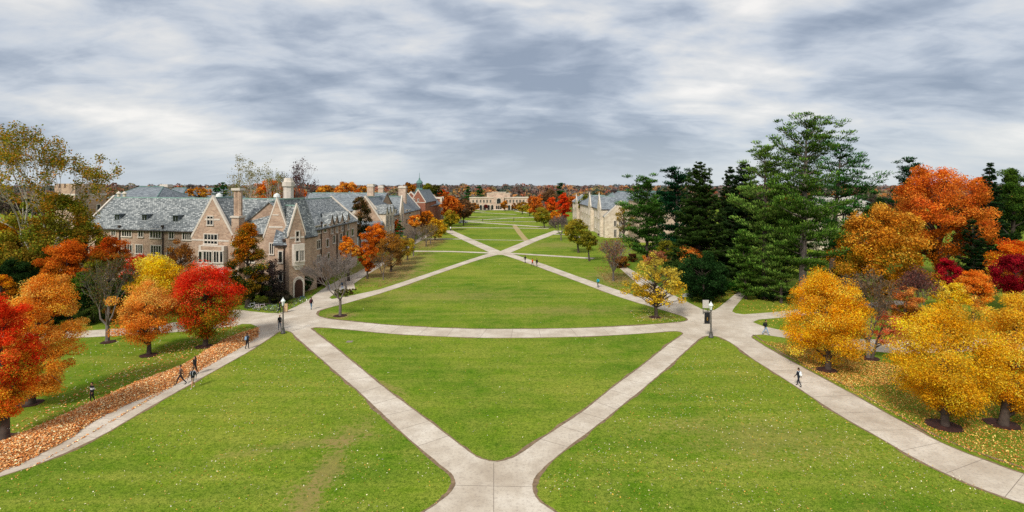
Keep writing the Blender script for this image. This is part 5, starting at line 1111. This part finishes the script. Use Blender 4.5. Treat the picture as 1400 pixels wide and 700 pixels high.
def person(px, py, head, coat, trousers, label, h=1.75, stride=.22, phase=1, hair='#2a1c14', skin='#b98a6c', pack=None, shirt=None, skirt=False, longhair=False, bare_legs=False, stripe=None, bag=None, z=.03, arm=.0, longcoat=False):
    """head: direction faced, in degrees from +Y (away from the camera), clockwise"""
    b = G(px, py, z); rz = -R(head); t = thing('person', label, 'person', (b.x, b.y, z), None, rz); k = h/1.75
    s, p = stride, phase
    V, E, Rr = [], [], []
    def ad(v, r, par=None):
        V.append(tuple(c*k for c in v)); Rr.append(tuple(x*k for x in r) if isinstance(r, tuple) else r*k)
        if par is not None: E.append((par, len(V)-1))
        return len(V)-1
    cw = 1.12
    pel = ad((0, 0, .95), (.155, .11)); ab = ad((0, .01, 1.10), (.135*cw, .10*cw), pel); ch = ad((0, .02, 1.30), (.165*cw, .115*cw), ab); nk0 = ad((0, .02, 1.45), (.075, .07), ch); nk = ad((0, .03, 1.52), (.05, .052), nk0)
    hd = ad((0, .045, 1.60), (.076, .088), nk); h2 = ad((0, .04, 1.68), (.074, .09), hd); ad((0, .035, 1.735), (.045, .055), h2)
    for sg in (-1, 1):
        f = sg*p*s
        hp = ad((.09*sg, 0, .88), (.088, .095), pel); kn = ad((.095*sg, f*.55+.03, .50), .062, hp); an = ad((.095*sg, f - (.10 if f < 0 else 0), .10 + (.05 if f < 0 else 0)), .042, kn)
        ft = ad((.10*sg, f+.05 - (.10 if f < 0 else 0), .045), (.045, .035), an); ad((.11*sg, f+.16 - (.08 if f < 0 else 0), .032), (.042, .026), ft)
        sh = ad((.185*sg, .02, 1.40), (.062, .062), ch); el = ad((.235*sg, -.03-f*.45, 1.13), .046, sh); wr = ad((.225*sg, .08-f*.85+arm, .92+arm*.6), .03, el)
        pm = ad((.222*sg, .10-f*.95+arm, .86+arm*.6), (.020, .036), wr)
        for q, (dy, L) in enumerate(((.030, .065), (.011, .078), (-.010, .072), (-.028, .055))):
            f1 = ad((.218*sg, .105-f*.95+arm+dy, .82+arm*.6), .0095, pm); ad((.208*sg, .115-f*.95+arm+dy, .86-L+arm*.6-.02), .008, f1)
        th = ad((.21*sg, .145-f*.95+arm, .855+arm*.6), .011, wr); ad((.20*sg, .155-f*.95+arm, .82+arm*.6), .009, th)
    cm, tm, sm, shm = plain('coat', hexc(coat), .85, .15, 8), plain('trousers', hexc(trousers), .85, .15, 8), SK[skin], plain('shoes', hexc('#d8d4cc' if bare_legs else '#2a2420'), .6, .1)
    stm = plain('stripe', hexc(stripe), .8, .1) if stripe else cm
    me = skinmesh('body', V, E, Rr, [cm, tm, sm, shm, stm])
    for pl in me.polygons:
        c = pl.center/k; ax_ = abs(c.x)
        if c.z > 1.50: m = 2
        elif ax_ > .165 and c.z < .93+arm*.6 and c.z > .6: m = 2
        elif c.z > (.90 if not longcoat else .62): m = 0
        elif ax_ > .19 and c.z > .7: m = 0
        elif c.z < .085: m = 3
        elif bare_legs and c.z < .62: m = 2
        else: m = 1
        if stripe and m == 0 and 1.18 < c.z < 1.30: m = 4
        pl.material_index = m
    for f in me.polygons: f.use_smooth = True
    bd = link('body', me, t)
    hm = plain('hair', hexc(hair), .7, .2, 20)
    mb = MB(); mb.ball((0, .015*k, 1.675*k), .104*k, 12, 8, sc=(.88, 1.0, .98))
    mb.v = [(x, min(y, .075*k - max(0, (1.70*k-z_))*1.3), z_) if z_ < 1.74*k else (x, y, z_) for x, y, z_ in mb.v]
    if longhair: mb.tube([(0, -.03*k, 1.66*k), (0, -.085*k, 1.50*k), (0, -.12*k, 1.30*k)], [.085*k, .10*k, .05*k], 8)
    mb.build('hair', hm, t, smooth=True)
    mb = MB(); mb.ball((0, .135*k, 1.63*k), .016*k, 6, 4); mb.tube([(0, .118*k, 1.655*k), (0, .142*k, 1.622*k)], [.006*k, .014*k], 5)
    for sg in (-1, 1): mb.ball((sg*.080*k, .04*k, 1.635*k), .022*k, 6, 4, sc=(.4, .8, 1.2))
    mb.build('face', sm, t, smooth=True)
    mb = MB(); [mb.ball((sg*.032*k, .125*k, 1.655*k), .010*k, 6, 4) for sg in (-1, 1)]; mb.box((-.022*k, .118*k, 1.583*k), (.022*k, .130*k, 1.589*k)); mb.build('eyes', M_BLACK, t)
    if skirt: mb = MB(); mb.lathe((0, 0, 0), [(.15*k, 1.0*k), (.21*k, .80*k), (.25*k, .58*k)], 14); mb.build('skirt', tm, t, smooth=True)
    if pack:
        pm_ = plain('backpack', hexc(pack), .8, .15, 8); mb = MB(); mb.ball((0, -.19*k, 1.22*k), .2*k, 10, 8, sc=(.78, .52, 1.15)); mb.ball((0, -.28*k, 1.12*k), .11*k, 8, 6, sc=(1, .5, .9)); pk = mb.build('backpack', pm_, t, smooth=True)
        mb = MB(); [mb.tube([(sg*.09*k, -.12*k, 1.40*k), (sg*.105*k, .03*k, 1.475*k), (sg*.10*k, .165*k, 1.35*k), (sg*.12*k, .12*k, 1.12*k)], .018*k, 5) for sg in (-1, 1)]; mb.build('strap', pm_, pk)
    if bag:
        mb = MB(); mb.box((.24*k, -.18*k, .78*k), (.34*k, .14*k, 1.06*k)); bg = mb.build('bag', plain('bag_cloth', hexc(bag), .8, .1), t); mb = MB(); mb.tube([(.29*k, -.1*k, 1.05*k), (.12*k, 0, 1.47*k), (-.05*k, .14*k, 1.36*k)], .014*k, 4); mb.build('strap', M_BLACK, bg)
    return t
person(126, 549.5, 200, '#17181f', '#15161c', 'person in black jacket with white chest stripe on the grass beside the leaf heap', 1.62, .06, stripe='#d8d8dc', z=.0)
person(247, 526, 235, '#6a5248', '#23232b', 'person in brown jacket and dark trousers striding down the left walk', 1.76, .34)
person(263.5, 530.5, 190, '#14161e', '#8a7a6a', 'person in black top with pale pack, nearest walker on the left walk', 1.82, .24, -1, pack='#c8ccd2', bare_legs=True)
person(266.5, 512, 200, '#141414', '#1c1c22', 'person with long dark hair and black coat behind two walkers', 1.72, .2, 1, longhair=True, longcoat=True)
person(338, 477, 20, '#23252c', '#1a1a20', 'person in dark clothes with grey-blue backpack walking away up the left walk', 1.72, .08, pack='#7f97b0')
person(382.5, 450.5, 175, '#101014', '#3a4a5c', 'person in black jacket and blue jeans walking beside the left lamp post', 1.82, .1, 1)
person(382.2, 428.5, 60, '#17221f', '#1c2422', 'person in dark green coat among the bicycles behind the left lamp post', 1.7, .15, 1, arm=.15)
person(425.5, 423, 10, '#3a2024', '#4a6a84', 'person with maroon backpack and light jeans walking toward the side walk', 1.75, .16, -1, pack='#4a1a22')
person(449, 396, 30, '#1c2434', '#7f98b5', 'person in navy top and pale jeans behind the leafless tree, left of its trunk', 1.7, .14)
person(468, 397.5, 60, '#2a3444', '#6a86a8', 'person in slate-blue jacket behind the trunk of the leafless tree', 1.76, .16, pack='#39485a')
person(817.5, 392.8, 320, '#1a8fa0', '#1c1c24', 'person with bright teal backpack walking up the right diagonal walk', 1.75, .16, pack='#1f9fb0')
person(718, 359.5, 320, '#16181c', '#1e222a', 'leading person in black on the right diagonal walk, ahead of the trio', 1.78, .18)
person(728, 364, 320, '#e2541c', '#1c1c22', 'person in orange jacket on the right diagonal walk', 1.74, .18, -1)
person(734, 364.3, 320, '#121216', '#1a1a20', 'person in black just right of the orange jacket', 1.74, .14)
person(1092, 528, 330, '#1e222c', '#222630', 'person in dark clothes with white bag walking along the right walk', 1.64, .22, 1, pack='#e4e8ec')
person(1047, 457.5, 110, '#1a1c24', '#7f9cc0', 'person with black backpack and pale jeans stepping off the right junction', 1.78, .28, 1, pack='#14141a')
person(616, 315.5, 10, '#f2f2f0', '#2a2c34', 'person in white shirt at the end of the left diagonal walk', 1.8, .1)
person(660, 303.5, 90, '#17181c', '#1c1c22', 'far person in black on the cross paths, left of the mall centre', 1.9, .2)
person(702.5, 302.5, 270, '#1c3a34', '#1c2426', 'far person in dark green on the cross paths, right of the mall centre', 1.9, .2)

# ------------------------------------------------------------------ camera, sky, sun
cd = bpy.data.cameras.new('Camera'); cam = bpy.data.objects.new('Camera', cd); COL.objects.link(cam); S.camera = cam
cam.location = (0, 0, H); cam.rotation_euler = (R(90), 0, 0); cd.sensor_width = 36; cd.lens = 36*F/1400; cd.shift_y = -(350-HY)/1400; cd.clip_end = 20000; cd.clip_start = .5
w = bpy.data.worlds.new('World'); S.world = w; w.use_nodes = True; nt = w.node_tree; nt.nodes.clear(); LK = nt.links.new
out = nt.nodes.new('ShaderNodeOutputWorld'); d = N(nt, 'ShaderNodeTexCoord').outputs['Generated']
sep = N(nt, 'ShaderNodeSeparateXYZ'); LK(d, sep.inputs[0])
zz = mth(nt, 'MAXIMUM', sep.outputs[2], 0.0); zq = mth(nt, 'ADD', zz, .22)
u = mth(nt, 'DIVIDE', sep.outputs[0], zq); v = mth(nt, 'DIVIDE', sep.outputs[1], zq)
def cl(sx, sy, ox, oy, sc, det, ro, dist=.0):
    c = N(nt, 'ShaderNodeCombineXYZ'); LK(mth(nt, 'MULTIPLY_ADD', u, sx, ox), c.inputs[0]); LK(mth(nt, 'MULTIPLY_ADD', v, sy, oy), c.inputs[1])
    n = N(nt, 'ShaderNodeTexNoise'); n.inputs['Scale'].default_value = sc; n.inputs['Detail'].default_value = det; n.inputs['Roughness'].default_value = ro; n.inputs['Distortion'].default_value = dist
    LK(c.outputs[0], n.inputs['Vector']); return n.outputs['Fac']
cb = N(nt, 'ShaderNodeCombineXYZ'); LK(mth(nt, 'MULTIPLY_ADD', sep.outputs[0], 3.6, SKX), cb.inputs[0]); LK(mth(nt, 'MULTIPLY_ADD', sep.outputs[1], 3.6, SKY_), cb.inputs[1]); LK(mth(nt, 'MULTIPLY', zz, 11.0), cb.inputs[2])
big = N(nt, 'ShaderNodeTexNoise'); big.inputs['Scale'].default_value = 1.0; big.inputs['Detail'].default_value = 7; big.inputs['Roughness'].default_value = .5; big.inputs['Distortion'].default_value = .25; LK(cb.outputs[0], big.inputs['Vector']); big = big.outputs['Fac']; mid = cl(.7, 1.4, 5.7, 1.2, 4.0, 8, .6, .6)
f = mth(nt, 'MULTIPLY_ADD', big, .78, mth(nt, 'MULTIPLY', mid, .22))
c = ramp(nt, f, [(.35, hexc('#909cae')), (.42, hexc('#a9b3c2')), (.48, hexc('#c4cbd5')), (.55, hexc('#dbdcdd')), (.63, hexc('#f3f0ec'))])
hor = ramp(nt, zz, [(.0, (1, 1, 1)), (.04, (.5,)*3), (.10, (0, 0, 0))])
c = mixc(nt, mth(nt, 'MULTIPLY', hor, .8), c, hexc('#c6d0d8'))
b1 = N(nt, 'ShaderNodeBackground'); LK(c, b1.inputs[0]); b1.inputs[1].default_value = 1.1
sky = N(nt, 'ShaderNodeTexSky'); sky.sky_type = 'NISHITA'; sky.sun_disc = False; sky.sun_elevation = R(42); sky.sun_rotation = R(205)
b2 = N(nt, 'ShaderNodeBackground'); LK(sky.outputs[0], b2.inputs[0]); b2.inputs[1].default_value = .1
mx = N(nt, 'ShaderNodeMixShader'); mx.inputs[0].default_value = .1; LK(b1.outputs[0], mx.inputs[1]); LK(b2.outputs[0], mx.inputs[2]); LK(mx.outputs[0], out.inputs[0])
sl = bpy.data.lights.new('Sun', 'SUN'); sl.energy = 3.6; sl.angle = R(11); sl.color = (1, .95, .87); so = bpy.data.objects.new('Sun', sl); COL.objects.link(so)
el, az = R(42), R(205)     # azimuth clockwise from +Y
so.rotation_euler = Vector((math.sin(az)*math.cos(el), math.cos(az)*math.cos(el), math.sin(el))).to_track_quat('Z', 'Y').to_euler()
S.view_settings.view_transform = 'Standard'; S.view_settings.look = 'None'; S.view_settings.exposure = 0
S.cycles.max_bounces = 5; S.cycles.diffuse_bounces = 3; S.cycles.glossy_bounces = 2; S.cycles.transmission_bounces = 3; S.cycles.use_denoising = False
